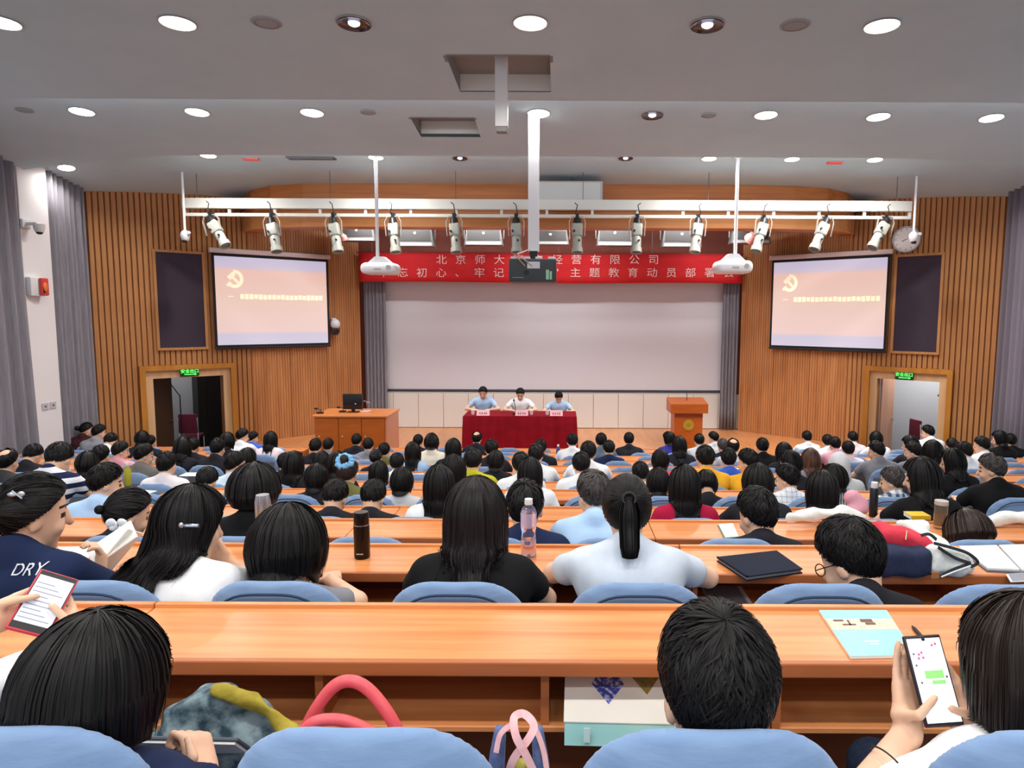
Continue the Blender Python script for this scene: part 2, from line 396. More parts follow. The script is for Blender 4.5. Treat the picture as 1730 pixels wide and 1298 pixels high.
# banner with lettering
bz0, bz1 = 3.97, 4.66
t = thing('banner', 'red cloth banner with pale lettering hung across the stage', 'banner', (0, 16.32, 0))
def bf(i, j): return (-4.72 + i * 9.06, .012 * math.sin(i * 21) * (1 - j) + .006 * math.sin(i * 50), bz0 + .012 * math.sin(i * 9) + (bz1 - bz0 - .02) * j)
red = M('banner_red', '#cb2429', .7, grain=(1.2, 6, 3), col2='#d93033', spec=.2)
o = MB().grid(bf, 60, 4).obj('cloth', red, t, True, angle=180); o.modifiers.new('thick', 'SOLIDIFY').thickness = .006
for hx_ in (-4.4, -2.2, 0, 2.2, 4.1): MB().cyl((hx_, 0, bz1), (hx_, 0, zb + .46), .006, n=6).obj('cord', M('cord_grey', '#777', .6) if False else M('cord_grey', '#777777', .6), t)
tube = MB().cyl((-4.75, 0, bz1), (4.36, 0, bz1), .018, n=10).obj('rod', M('rod', '#8d2022', .5), t)
ink = M('banner_lettering', '#f2c6be', .7)
def bline(s, x0px, x1px, ypx):
    n_ = len(s)
    for i, ch in enumerate(s):
        if ch == ' ': continue
        px = x0px + (x1px - x0px) * i / (n_ - 1); p = at_d(px, ypx, 16.32)
        o = link('letter', text_mesh('letter', ch, .235 * (1.12 if ch in '“”' else 1), .002, 1.12), ink, t, (p[0], -.022, p[2]), (math.pi / 2, 0, 0))
bline('北京师大资产经营有限公司', 746, 1104, 440)
bline('“不忘初心、牢记使命”主题教育动员部署会', 616, 1231, 462)

# side screens, speaker grilles, exit signs ---------------------
def side_screen(side, px0, px1, py0, py1, lab):
    u0, u1 = sorted((wu(side, px0), wu(side, px1))); uc = (u0 + u1) / 2; W = u1 - u0; zt, zb_ = wz(side, (px0 + px1) / 2, py0), wz(side, (px0 + px1) / 2, py1)
    t = thing('projection_screen', lab, 'screen'); t.matrix_world = wmat(side, uc, .10, 0); H = zt - zb_
    MB().box(-W / 2 - .10, W / 2 + .10, -.02, .09, zt + .06, zt + .16, .015).obj('casing', M('casing_cream', '#d9c6c4', .5), t, True)
    MB().box(-W / 2 - .05, W / 2 + .05, .02, .03, zb_ - .05, zt + .06).obj('black_border', M('screen_black', '#15101a', .7), t)
    MB().box(-W / 2 - .06, W / 2 + .06, .0, .05, zb_ - .09, zb_ - .05, .01).obj('weight_bar', black, t)
    # projected slide: flat coloured image
    sl = bpy.data.materials.new('slide_' + side); sl.use_nodes = True; nt = sl.node_tree; b_ = nt.nodes['Principled BSDF']; b_.inputs['Roughness'].default_value = .9
    tc = nt.nodes.new('ShaderNodeTexCoord'); sp = nt.nodes.new('ShaderNodeSeparateXYZ'); nt.links.new(tc.outputs['Generated'], sp.inputs[0])
    cr = nt.nodes.new('ShaderNodeValToRGB'); e = cr.color_ramp.elements
    e[0].position = 0; e[0].color = lin('#d9d6ea'); e[1].position = 1; e[1].color = lin('#cfcae6')
    for p_, c_ in ((.12, '#d8d2ea'), (.15, '#fcd9d2'), (.5, '#fbd6c6'), (.85, '#fdcfc0'), (.885, '#dccfe6')):
        el = e.new(p_); el.color = lin(c_)
    nt.links.new(sp.outputs[2], cr.inputs[0]); nt.links.new(cr.outputs[0], b_.inputs['Emission Color']); b_.inputs['Base Color'].default_value = lin('#7d7474'); b_.inputs['Emission Strength'].default_value = .74
    MB().box(-W / 2, W / 2, .028, .034, zb_, zt).obj('image', sl, t)
    glow = M('slide_yellow', '#fdf0cc', .9, emis=.62); sg = 1 if side == 'l' else 1
    # local +x runs towards the viewer's left on both walls
    k = -1
    def X(fr): return (W / 2 - fr * W)            # fr measured from the viewer's left
    cx, czz, r = X(.16), zb_ + H * .75, H * .085
    em = MB(); em.strip([(cx - r * .9 * math.cos(a), .04, czz + r * math.sin(a)) for a in np.linspace(-2.6, 1.7, 16)], (0, 1, 0), r * .42, .004)
    em.strip([(cx + r * .95, .041, czz - r * .95), (cx + r * .5, .041, czz - r * .5)], (0, 1, 0), r * .35, .004)
    em.strip([(cx - r * .75, .042, czz - r * .85), (cx + r * .35, .042, czz + r * .35)], (0, 1, 0), r * .3, .004)
    em.strip([(cx + r * .75, .043, czz + r * .05), (cx + r * .05, .043, czz + r * .75)], (0, 1, 0), r * .55, .004)
    em.obj('emblem', glow, t)
    rng = random.Random(5); x = .2
    MB().box(X(.145), X(.10), .036, .039, zb_ + H * .548, zb_ + H * .556).obj('slide_mark', M('slide_faint', '#fde6cf', .9, emis=.7), t)
    while x < .955:
        wd = .034; bb = MB(); zc_ = zb_ + H * .552; hh = H * .03
        bb.box(X(x + wd), X(x + .003), .036, .039, zc_ - hh * rng.uniform(.75, 1), zc_ + hh * rng.uniform(.75, 1)); bb.obj('slide_character', glow, t); x += .04
    return t
side_screen('l', 366, 551, 438, 581, 'pull-down screen showing a pink slide, on the wall above the control desk')
side_screen('r', 1306, 1494, 440, 586, 'pull-down screen showing a pink slide, on the podium-side wall')
def grille(side, px0, px1, py0, py1, lab):
    u0, u1 = sorted((wu(side, px0), wu(side, px1))); uc = (u0 + u1) / 2; W = u1 - u0; pm = (px0 + px1) / 2
    t = thing('speaker_grille', lab, 'speaker'); zt, zb_ = wz(side, pm, py0), wz(side, pm, py1); t.matrix_world = wmat(side, uc, .03)
    b = MB()
    for a in ((-W / 2 - .05, -W / 2, zb_ - .05, zt + .05), (W / 2, W / 2 + .05, zb_ - .05, zt + .05), (-W / 2, W / 2, zb_ - .05, zb_), (-W / 2, W / 2, zt, zt + .05)): b.box(a[0], a[1], 0, .05, a[2], a[3])
    b.obj('frame', wood_slat, t)
    MB().box(-W / 2, W / 2, 0, .035, zb_, zt).obj('cloth_panel', M('grille_cloth', '#3e3540', .95, spec=.1, grain=(60, 60, 60), col2='#463c48'), t)
grille('l', 270, 347, 428, 587, 'tall dark loudspeaker grille beside the screen above the control desk')
grille('r', 1509, 1582, 433, 594, 'tall dark loudspeaker grille beside the podium-side screen')
for side, px, py in (('l', 316, 629), ('r', 1532, 635)):
    d0, d1, dz = DOOR[side]; t = thing('exit_sign', 'green lit exit sign over the door ' + ('nearer the control desk' if side == 'l' else 'nearer the podium'), 'sign')
    t.matrix_world = wmat(side, wu(side, px), .13, 0); z = wz(side, px, py)
    MB().box(-.18, .18, -.02, .02, z - .075, z + .075, .02).obj('housing', M('sign_green', '#0c3d12', .5, emis=.15), t, True)
    g = M('sign_lit', '#5dff6a', .5, emis=1.6)
    link('letters', text_mesh('letters', '安全出口', .085, .003), g, t, (0, .024, z + .026), (math.pi / 2, 0, math.pi))
    b = MB(); b.box(-.10, .10, .021, .026, z - .042, z - .028); b.prism([(-.13, z - .035), (-.09, z - .012), (-.09, z - .058)], .021, .026, 'xz'); b.obj('arrow', g, t)
    MB().box(-.02, .02, -.10, -.02, z - .02, z + .02).obj('bracket', black, t)

# things in the doorways
def place_w(o, side, u, n, z=0, rz=0):
    o.matrix_world = wmat(side, u, n, z) @ Matrix.Rotation(rz, 4, 'Z')
for side in 'lr':
    d0, d1, dz = DOOR[side]
    t = thing('door_leaf', 'brown wooden door leaf standing open into the corridor ' + ('near the control desk' if side == 'l' else 'near the podium'), 'door')
    dm = M('door_leaf_dark', '#3a2312', .5, grain=(10, 10, 1), col2='#452a17') if side == 'l' else M('door_leaf_pale', '#b98a70', .5, grain=(10, 10, 1), col2='#c99c80')
    if side == 'l': place_w(t, side, d1 - .01, -.22, 0, math.radians(-136))
    else: place_w(t, side, d0 + .02, -.22, 0, math.radians(-97))
    MB().box(0, .62, -.02, .02, .01, dz - .01, .003, 1).obj('leaf', dm, t)
    MB().cyl((.56, -.06, .95), (.56, .06, .95), .014, n=10).cyl((.56, .06, .95), (.46, .06, .95), .01, n=8).cyl((.56, -.06, .95), (.46, -.06, .95), .01, n=8).obj('handle', M('handle_steel', '#9a9a9a', .3, 1.), t)
t = thing('microphone_stand', 'thin black microphone stand inside the doorway near the control desk', 'stand'); place_w(t, 'l', (DOOR['l'][0] + DOOR['l'][1]) / 2 - .02, -.9)
MB().cyl((0, 0, 0), (0, 0, .03), .15, .14).obj('base', black, t, True); MB().cyl((0, 0, .03), (0, 0, 1.45), .012, n=8).obj('pole', black, t, True); MB().tube([(0, 0, 1.42), (.05, 0, 1.5), (.18, 0, 1.72)], .01).obj('boom', black, t, True); MB().ell((.19, 0, 1.74), (.03, .03, .05)).obj('microphone', black, t, True)
plum = M('plum_upholstery', '#6d1f38', .8)
def stack_chair(lab, side, u, n, rz, pm):
    t = thing('banquet_chair', lab, 'chair'); place_w(t, side, u, n, 0, rz)
    MB().box(-.21, .21, -.21, .21, .42, .50, .03).obj('seat', pm, t, True); MB().box(-.20, .20, -.235, -.185, .55, .98, .025).obj('backrest', pm, t, True)
    for x in (-.19, .19):
        MB().cyl((x, .19, 0), (x, .18, .42), .012, n=8).obj('leg', steel, t, True); MB().tube([(x, -.22, 0), (x, -.2, .45), (x, -.22, .9)], .012).obj('leg', steel, t, True)
stack_chair('plum banquet chair in the corridor near the control desk', 'l', DOOR['l'][0] + .34, -1.3, 2.6, plum)
stack_chair('plum banquet chair in the corridor near the podium', 'r', (DOOR['r'][0] + DOOR['r'][1]) / 2 + .12, -1.0, 2.4, plum)
stack_chair('second plum banquet chair further back in the podium-side corridor', 'r', (DOOR['r'][0] + DOOR['r'][1]) / 2 + .62, -1.35, 2.9, plum)
t = thing('handrail', 'dark handrail on the pale wall of the podium-side corridor', 'rail'); place_w(t, 'r', (DOOR['r'][0] + DOOR['r'][1]) / 2 + .45, -2.16)
MB().tube([(-.7, .07, 1.0), (.35, .07, 1.42)], .025).obj('bar', black, t, True); MB().cyl((-.4, 0, 1.1), (-.4, .07, 1.12), .012).cyl((.2, 0, 1.34), (.2, .07, 1.36), .012).obj('bracket', black, t)
for side, pw_ in (('l', 16.0), ('r', 60.0)):
    la = bpy.data.lights.new('corridor_lamp', 'AREA'); la.energy = pw_; la.size = .5; lo = bpy.data.objects.new('corridor_lamp', la); C.objects.link(lo)
    A, u, n, L = frame(side); p = A + u * ((DOOR[side][0] + DOOR[side][1]) / 2) - n * 1.2; lo.location = (p.x, p.y, 2.9)
    cl = MB().box(-.25, .25, -.25, .25, 2.91, 2.95).obj('corridor_ceiling_light', M('lamp_white', '#ffffff', .5, emis=2.0)); cl.location = (p.x, p.y, 0)
    tag(cl, 'flat square light on the corridor ceiling near the ' + ('control desk' if side == 'l' else 'podium'), 'light'); lo.parent = cl; lo.location = (0, 0, 2.9)

t = thing('corridor_dark_box', 'tall box added for the dark part of the corridor near the control desk', 'dark box'); place_w(t, 'l', DOOR['l'][0] + .02, -1.75)  # dark box added in place of the corridor's unlit depth
MB().box(-.45, .10, -.25, .2, 0, 2.1).obj('body', M('corridor_box_dark', '#191715', .5), t); MB().box(-.44, -.09, .2, .215, .05, 2.05).obj('door', M('corridor_box_dark'), t); MB().box(-.08, .09, .2, .215, .05, 2.05).obj('door', M('corridor_box_dark'), t)
# unseen fill lights added behind the bulkhead to brighten the stage wall
for i in range(4):
    x = -3.6 + i * 2.2; t = thing('added_stage_light', 'added unseen fill light behind the bulkhead, %s from the control-desk side' % ORD[i], 'fill light', (x, 14.75, zb + .33))
    MB().box(-.9, .9, -.10, .10, .0, .12, .01).obj('housing', steel, t); MB().box(-.88, .88, -.08, .08, -.012, 0).obj('diffuser', M('added_stage_diffuser', '#f4f8ff', .5, emis=3.0), t)
    for s in (-.7, .7): MB().cyl((s, 0, .12), (s, 0, .125), .01, n=6).obj('hanger', steel, t)
    la = bpy.data.lights.new('added_stage_lamp', 'AREA'); la.shape = 'RECTANGLE'; la.size = 1.7; la.size_y = .16; la.energy = ADDED_STAGE_W; la.color = (.94, .97, 1.0); lo = bpy.data.objects.new('added_stage_lamp', la); C.objects.link(lo); lo.parent = t; lo.location = (0, 0, -.03); lo.rotation_euler = (math.radians(28), 0, 0)

# unseen strips added in the two ceiling steps to brighten the slopes beyond
for i, (y_, z_, pw_) in enumerate(((8.47, 5.80, ADDED_STEP_W), (11.42, 5.80, ADDED_STEP_W * 1.3))):
    t = thing('added_step_light', 'added hidden fill light strip in the %s ceiling step' % ('nearer' if i == 0 else 'farther'), 'ceiling light', (X0, y_, z_))
    MB().box(-6.5, 6.5, -.025, .025, -.02, .02).obj('housing', steel, t); MB().box(-6.5, 6.5, .025, .032, -.015, .015).obj('diffuser', M('added_step_diffuser', '#f4f8ff', .5, emis=2.0), t)
    la = bpy.data.lights.new('added_step_lamp', 'AREA'); la.shape = 'RECTANGLE'; la.size = 13.0; la.size_y = .04; la.energy = pw_; la.color = (.96, .98, 1.0); lo = bpy.data.objects.new('added_step_lamp', la); C.objects.link(lo); lo.parent = t; lo.location = (0, .05, .02); lo.rotation_euler = (math.radians(110), 0, 0)

# ================================================================ ceiling fittings
rim_m = M('lamp_rim', '#b9b9bb', .35, .6); lens_on = M('lamp_on', '#fff8ec', .5, emis=14.0); refl_m = M('lamp_reflector', '#5f626c', .15, 1.0)
rim_me = MB().lathe([(.148, .0), (.158, -.003), (.16, -.010), (.152, -.014), (.146, -.010), (.144, .05)], 28, cap=False).mesh('rim', True); rim_me.materials.append(rim_m)
lens_me = MB().lathe([(.001, -.006), (.08, -.012), (.146, -.006), (.146, .02), (.001, .022)], 28).mesh('diffuser', True); lens_me.materials.append(lens_on)
dead_me = MB().lathe([(.001, -.003), (.10, -.004), (.135, -.010), (.148, -.020), (.15, .0)], 28, cap=False).mesh('reflector', True); dead_me.materials.append(refl_m)
bulb_me = MB().lathe([(.001, -.034), (.03, -.030), (.05, -.018), (.055, -.004), (.001, -.003)], 16).mesh('bulb', True); bulb_me.materials.append(M('dim_bulb', '#e8ecff', .3, emis=1.2))
def downlight(px=None, py=None, on=True, xy=None, lab='', sc=1., power=LAMP_W):
    if xy is None:
        p = at_z(px, py, 5.78)
        for _ in range(6): p = at_z(px, py, cz(p[0], p[1]))
        xy = (p[0], p[1])
    z = cz(*xy); t = thing('ceiling_downlight', lab, 'ceiling light', (xy[0], xy[1], z)); t.rotation_euler = (math.atan((cz(xy[0], xy[1] + .05) - z) / .05), -math.atan((cz(xy[0] + .05, xy[1]) - z) / .05), 0); t.scale = (sc, sc, sc)
    link('rim', rim_me, None, t)
    if on:
        link('diffuser', lens_me, None, t)
        la = bpy.data.lights.new('lamp', 'AREA'); la.shape = 'DISK'; la.size = .26; la.energy = power; la.color = (1, .965, .92); la.spread = math.radians(150)
        lo = bpy.data.objects.new('lamp', la); C.objects.link(lo); lo.parent = t; lo.location = (0, 0, -.03)
    else:
        link('reflector', dead_me, None, t); link('bulb', bulb_me, None, t)
for i, (x, y, on, wh) in enumerate(((2, 37, 1, 'over the near-curtain end'), (300, 38, 1, 'second'), (598, 38, 0, ''), (896, 38, 1, 'just behind the big hatch'), (1195, 41, 0, ''), (1490, 43, 1, ''))):
    downlight(x, y, on, lab='%s round downlight, %s from the curtain side, nearest ceiling row' % ('lit' if on else 'unlit mirrored', ORD[i]))
for i, (x, y, on) in enumerate(((138, 188, 1), (333, 189, 1), (527, 190, 1), (910, 191, 1), (1102, 194, 0), (1294, 194, 1), (1484, 197, 1), (1675, 199, 1))):
    downlight(x, y, on, power=LAMP_W * 1.3, lab='%s round downlight, %s from the curtain side, middle ceiling row' % ('lit' if on else 'unlit mirrored', ORD[i]))
for i, (x, y, on) in enumerate(((112, 281, 1), (352, 263, 1), (635, 266, 1), (777, 267, 0), (1057, 267, 0), (1198, 268, 1), (1338, 269, 1), (1478, 270, 1), (1716, 289, 1))):
    downlight(x, y, on, lab='small %s downlight, %s from the curtain side, ceiling row nearest the stage' % ('lit' if on else 'unlit', ORD[i]), sc=.85, power=LAMP_W * (.5 if i in (0, 8) else 2.1))
for j, Y in enumerate((3.3, .3, -2.2)):                    # the same rows carry on behind the photographer
    for i in range(6):
        downlight(xy=(-4.9 + i * 1.56 + (.0 if j else .0), Y), lab='lit round downlight, row %s behind the visible ones, %s from the curtain side' % (ORD[j], ORD[i]), power=LAMP_W * .75)
spk = M('ceiling_speaker', '#9fa4a8', .8)
for (x, y, s, wh) in ((450, 38, 1, 'first'), (1343, 42, 1, 'second'), (622, 190, .8, 'third'), (1197, 195, .8, 'fourth'), (42, 187, .8, 'fifth')):
    p = at_z(x, y, 5.78)
    for _ in range(6): p = at_z(x, y, cz(p[0], p[1]))
    t = thing('ceiling_speaker', {'first': 'round pale ceiling loudspeaker cover in the nearest ceiling row, curtain side', 'second': 'round pale ceiling loudspeaker cover in the nearest ceiling row, podium side', 'third': 'small round ceiling cover beside the smaller hatch', 'fourth': 'small round ceiling cover next to the unlit middle-row lamp', 'fifth': 'small round ceiling cover near the pillar end of the middle row'}[wh], 'ceiling speaker', (p[0], p[1], p[2]))
    MB().lathe([(.001, -.014), (.10, -.014), (.13, -.008), (.135, .004), (.001, .004)], 24).obj('cover', spk, t, True); t.scale = (s, s, s)
    MB().lathe([(.095, -.016), (.105, -.016), (.105, -.012), (.095, -.012)], 24, cap=False).obj('ring', M('speaker_ring', '#8f9498', .8), t, True)
vent_m = M('vent_dark', '#5d5a5c', .7)
def on_ceiling(x, y):
    p = at_z(x, y, 5.85)
    for _ in range(12): p = at_z(x, y, cz(p[0], max(p[1], 12.16)))
    return p
p = on_ceiling(526, 267); t = thing('ceiling_vent', 'dark slotted air vent in the ceiling between two small downlights', 'vent', (p[0], p[1], cz(p[0], p[1])))
MB().box(-.42, .42, -.10, .10, -.012, .0).obj('frame', vent_m, t)
for q in range(5): MB().box(-.40, .40, -.085 + q * .036, -.07 + q * .036, -.022, -.010).obj('slat', M('vent_slat', '#777477', .6), t)
redglow = M('red_indicator', '#d9453a', .5, emis=.35)
for (x, y, wh) in ((424, 265, 'curtain side'), (1410, 271, 'podium side')):
    p = on_ceiling(x, y + 3); t = thing('ceiling_indicator', 'small red indicator fitting in the ceiling edge, ' + wh, 'indicator', (p[0], p[1], cz(p[0], p[1])))
    MB().box(-.13, .13, -.05, .05, -.03, 0, .008).obj('housing', redglow, t, True)
    MB().box(-.14, .14, -.06, .06, -.008, 0).obj('plate', rim_m, t)

# square posts and projectors
def post(lab, px0, px1, ytop, ybot, d, parts=True):
    a, b_ = at_d(px0, (ytop + ybot) / 2, d), at_d(px1, (ytop + ybot) / 2, d); xc = (a[0] + b_[0]) / 2; hw = (b_[0] - a[0]) / 2; zb_ = at_d((px0 + px1) / 2, ybot, d)[2]; zt_ = cz(xc, d) + .18
    return xc, hw, zb_, zt_
dp = at_z(847, 120, 5.78)[1]
xc, hw, zb_, zt_ = post('', 837, 858, 100, 216, dp)
t = thing('lift_post', 'short white square post hanging from the large ceiling hatch', 'post', (xc, dp, zb_))
MB().box(-hw, hw, -hw, hw, 0, zt_ - zb_, .006).obj('post_body', steel, t); MB().box(-hw * .85, hw * .85, -hw * .85, hw * .85, -.05, 0).obj('end_cap', M('grey_cap', '#8f8d8c', .6), t)
dp = at_z(902, 205, 5.83)[1]
xc, hw, zb_, zt_ = post('', 892.5, 911, 202, 425, dp); zt_ = cz(xc, dp)
t = thing('ceiling_projector', 'large black projector on a long white square post over the centre seats', 'projector', (xc, dp, zb_))
MB().box(-hw, hw, -hw, hw, 0, zt_ - zb_, .006).obj('post_body', steel, t)
MB().box(-hw * .7, hw * .7, -hw * .7, hw * .7, -.12, 0).obj('neck', black, t)
pa, pb = at_d(862, 440, dp), at_d(940, 478, dp); px0, px1 = pa[0] - xc, pb[0] - xc; z1, z0 = pa[2] - zb_, pb[2] - zb_
body_m = M('projector_black', '#3b4247', .5)
pb_ = MB().box(px0, px1, -.30, .30, z0, z1, .02).obj('body', body_m, t, True)
for x in (px0 + .07, px0 + .24, px1 - .24, px1 - .07): MB().box(x - .045, x + .045, -.26, .2, z1, z1 + .03, .005).obj('bracket_bar', steel, t)
MB().box(px0 + .25, px0 + .42, -.305, -.298, z1 - .13, z1 - .04).obj('connector_plate', M('label_white', '#d7dbe2', .4), t)
MB().box(px0 + .05, px0 + .20, -.304, -.298, z0 + .05, z0 + .06).obj('vent_line', M('vent_line', '#889097', .5), t)
MB().box(px1 - .14, px1 - .10, -.304, -.298, z0 + .03, z0 + .16).box(px1 - .09, px1 - .06, -.304, -.298, z0 + .03, z0 + .14).obj('status_label', M('pale_green', '#9fd2b3', .5), t)
MB().cyl((px0 + .24, -.306, z0 + .12), (px0 + .24, -.298, z0 + .12), .035).obj('fan_hole', black, t)
for q, (a, b2) in enumerate(((px0 + .12, -.05), (px0 + .17, .02))):
    MB().tube([(-hw * .6, -.1, .02), (-hw - .10 - q * .03, -.25, .0 - .05), (a - .04, -.33, z1 + .05), (a + .10 + q * .05, -.32, z1 - .10)], .008).obj('cable', M('cable_pink', '#b99a94', .6), t, True)
for lab, px, pyt, pyb, x0_, x1_, pole in (('white ceiling projector on a thin pole, nearer the control desk', 642, 441, 468, 613, 674, 638), ('white ceiling projector on a thin pole, nearer the podium', 1236, 437, 467, 1207, 1267, 1242)):
    d = 12.1; a, b_ = at_d(x0_, pyt, d), at_d(x1_, pyb, d); W = b_[0] - a[0]; H = a[2] - b_[2]; xc = (a[0] + b_[0]) / 2; zc_ = (a[2] + b_[2]) / 2
    t = thing('ceiling_projector', lab, 'projector', (xc, d, zc_)); wm = M('projector_white', '#eeeff2', .4)
    MB().box(-W / 2, W / 2, -.24, .24, -H * .36, H * .36, .09, 4).obj('body', wm, t, True, angle=60)
    MB().prism([(-W * .35, H * .3), (W * .35, H * .3), (W * .12, H * .75), (-W * .12, H * .75)], -.12, .12, 'xz').obj('mount_plate', wm, t)
    pxo = at_d(pole, 430, d)[0] - xc; zt_ = cz(xc, d) - zc_
    MB().cyl((pxo, 0, H * .6), (pxo, 0, zt_), .030, n=14).obj('pole', steel, t, True); MB().lathe([(.001, zt_ - .02), (.07, zt_ - .02), (.07, zt_), (.001, zt_)], 18, (pxo, 0, 0)).obj('ceiling_plate', steel, t, True)
    MB().cyl((W * .28, .22, 0), (W * .28, .29, 0), .06).obj('lens', black, t, True); MB().cyl((W * .30, -.245, .01), (W * .30, -.236, .01), .045).obj('vent_disc', M('grey_disc', '#b9b6b6', .5), t, True)
    MB().box(-.06, .06, -.246, -.238, -.03, .0).obj('port_panel', M('grey_disc'), t)

# lighting rail and spotlights
d = 13.0; a, b_ = at_d(309, 343, d), at_d(1539, 351, d); zu = (a[2] + b_[2]) / 2; zl = at_d(930, 365.5, d)[2]
t = thing('lighting_rail', 'long white double lighting rail hung in front of the wooden bulkhead', 'rail', (0, d, 0))
MB().box(a[0], b_[0], -.05, .05, zu - .085, zu + .10, .006).obj('upper_beam', M('rail_white', '#d5d3cc', .5), t)
MB().box(a[0], b_[0], -.03, .03, zl - .03, zl + .03, .006).obj('lower_bar', M('rail_white'), t)
for i in range(17):
    x = a[0] + .02 + (b_[0] - a[0] - .04) * i / 16; MB().box(x - .025, x + .025, -.02, .02, zl, zu).obj('strut', M('rail_white'), t)
for px in (333, 558, 770, 985, 1197, 1515):
    x = at_d(px, 330, d)[0]; MB().cyl((x, 0, zu), (x, 0, cz(x, d) + .02), .006, n=6).obj('wire', vent_m, t)
spot_m = M('spot_body', '#a3a49b', .5, .1); cable_m = M('black_cable', '#1c1c1e', .6)
tilts = [34, 14, 12, 8, 6, 2, 0, -3, -8, -17, -25, -31]
parts = []
parts.append(('rear_cap', MB().cyl((0, 0, .06), (0, 0, -.06), .062, .085, 16).mesh('rear_cap', True), black))
parts.append(('body', MB().box(-.095, .095, -.085, .085, -.30, -.05, .03, 3).mesh('body', True), spot_m))
parts.append(('barrel', MB().lathe([(.075, -.30), (.085, -.33), (.085, -.50), (.10, -.51), (.105, -.60), (.085, -.60), (.085, -.56), (.001, -.56), (.001, -.30)], 20).mesh('barrel', True), spot_m))
parts.append(('lens', MB().ell((0, 0, -.555), (.084, .084, .015)).mesh('lens', True), M('spot_lens', '#9aa3a8', .1, .2)))
parts.append(('focus_knob', MB().cyl((-.06, -.09, -.22), (-.06, -.125, -.22), .02, n=10).cyl((.03, -.09, -.40), (.03, -.115, -.40), .02, n=10).mesh('focus_knob', True), black))
for _, me, m in parts: me.materials.append(m)
yoke_me = MB().strip([(-.14, 0, -.26), (-.15, 0, .0), (-.10, 0, .09), (.10, 0, .09), (.15, 0, .0), (.14, 0, -.26)], (0, 1, 0), .014, .04).mesh('yoke'); yoke_me.materials.append(M('yoke_metal', '#b8b6ae', .4, .4))
for i, px in enumerate((368, 466, 569, 668, 770, 873, 975, 1075, 1176, 1284, 1386, 1486)):
    xs = at_d(px, 366, d)[0]; z = at_d(px, 376, d)[2] if i not in (0,) else at_d(px, 374, d)[2]
    tl = math.radians(tilts[i]); off = math.sin(tl) * .12
    t = thing('stage_spotlight', 'cream stage spotlight on a yoke, %s along the rail from the curtain side' % ORD[i], 'spotlight', (xs - off, d - .13, z))
    bodyroot = t
    for nm, me, m in parts:
        o = link(nm, me, None, t); o.rotation_euler = (math.radians(-14), -tl, 0)
    o = link('yoke', yoke_me, None, t); o.rotation_euler = (0, -tl * .35, 0)
    MB().tube([(0, -.04, .06), (.03 * (1 if i % 3 else -1), -.06, .14), (.0, -.05, zu - z - .02), (.05 * (1 if i > 6 else -1), -.04, zu - z + .02)], .009).obj('cable', cable_m, t, True)
    MB().box(-.03, .03, -.03, .03, .075, zl - z + .03).box(-.03, .03, .03, .11, zl - z - .0, zl - z + .03).obj('clamp', black, t)
# floodlights behind the bulkhead
fl_m = M('flood_body', '#6d6b68', .4, .5); dflood = 15.2
for i, (px, w_, py0, py1) in enumerate(((605, 62, 382, 408), (703, 62, 385, 417), (818, 64, 386, 415), (930, 62, 390, 414), (1038, 60, 385, 416), (1150, 66, 387, 418), (1266, 66, 386, 412))):
    p = at_d(px, (py0 + py1) / 2, dflood); W = w_ * dflood / FPX / 2; H = (py1 - py0) * dflood / FPX / 2
    t = thing('stage_floodlight', 'grey box floodlight behind the bulkhead, %s from the curtain side' % ORD[i], 'floodlight', p)
    MB().prism([(-W * .86, H), (W * .86, H), (W, -H), (-W, -H)], -.14, .14, 'xz').obj('housing', fl_m, t)
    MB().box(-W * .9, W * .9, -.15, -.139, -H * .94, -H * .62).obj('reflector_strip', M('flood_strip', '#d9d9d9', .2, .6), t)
    MB().box(-W * .84, W * .84, -.146, -.139, -H * .45, H * .85).obj('front_glass', M('flood_glass', '#4a4846', .25, .3), t)
    MB().box(-.03, .03, -.02, .02, H, H + .55).obj('hanger', black, t)
    for s in (-1, 1): MB().strip([(s * W * 1.02, 0, -H * .2), (s * W * 1.04, 0, H * 1.4), (0, 0, H * 1.5)], (0, 1, 0), .02, .03).obj('yoke', fl_m, t)
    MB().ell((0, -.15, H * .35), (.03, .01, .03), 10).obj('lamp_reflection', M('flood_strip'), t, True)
pinkm = M('pink_gel', '#d98a82', .4)
for px, py in ((1272, 402), (578, 400), (1178, 404)):
    p = at_d(px, py, dflood - .3); t = thing('par_lamp', {1272: 'pinkish round par lamp near the podium-side projector pole', 578: 'small round par lamp by the third spotlight', 1178: 'small round par lamp by the ninth spotlight'}[px], 'par lamp', p); sc = 1.0 if px == 1272 else .6
    MB().lathe([(.02, .12), (.08, .10), (.16, -.02), (.17, -.06), (.15, -.06), (.13, -.02), (.02, .05)], 20, cap=False).obj('can', pinkm, t, True); t.rotation_euler = (.9, .3, 0); t.scale = (sc, sc, sc)
    MB().cyl((0, 0, .1), (0, .0, .60 / sc), .01, n=6).obj('hanger', black, t).rotation_euler = (-.9, 0, 0)

# air unit box above the rail
d = 13.35; a, b_ = at_d(906, 309, d), at_d(1017, 344, d)
t = thing('air_unit', 'grey metal box hung under the ceiling behind the projector post', 'air unit', ((a[0] + b_[0]) / 2, d, (a[2] + b_[2]) / 2)); W = (b_[0] - a[0]) / 2; H = (a[2] - b_[2]) / 2
MB().box(-W, W, -.2, .2, -H, H, .01).obj('casing', M('unit_grey', '#a9a8a6', .5, .2), t); MB().box(-W * .92, W * .92, -.206, -.199, -H * .85, H * .85).obj('front_panel', M('unit_panel', '#bdbcba', .45, .2), t)
MB().cyl((W * .1, 0, H), (W * .1, 0, cz(a[0], d) - t.location.z + .02), .012, n=8).obj('hanger', vent_m, t)

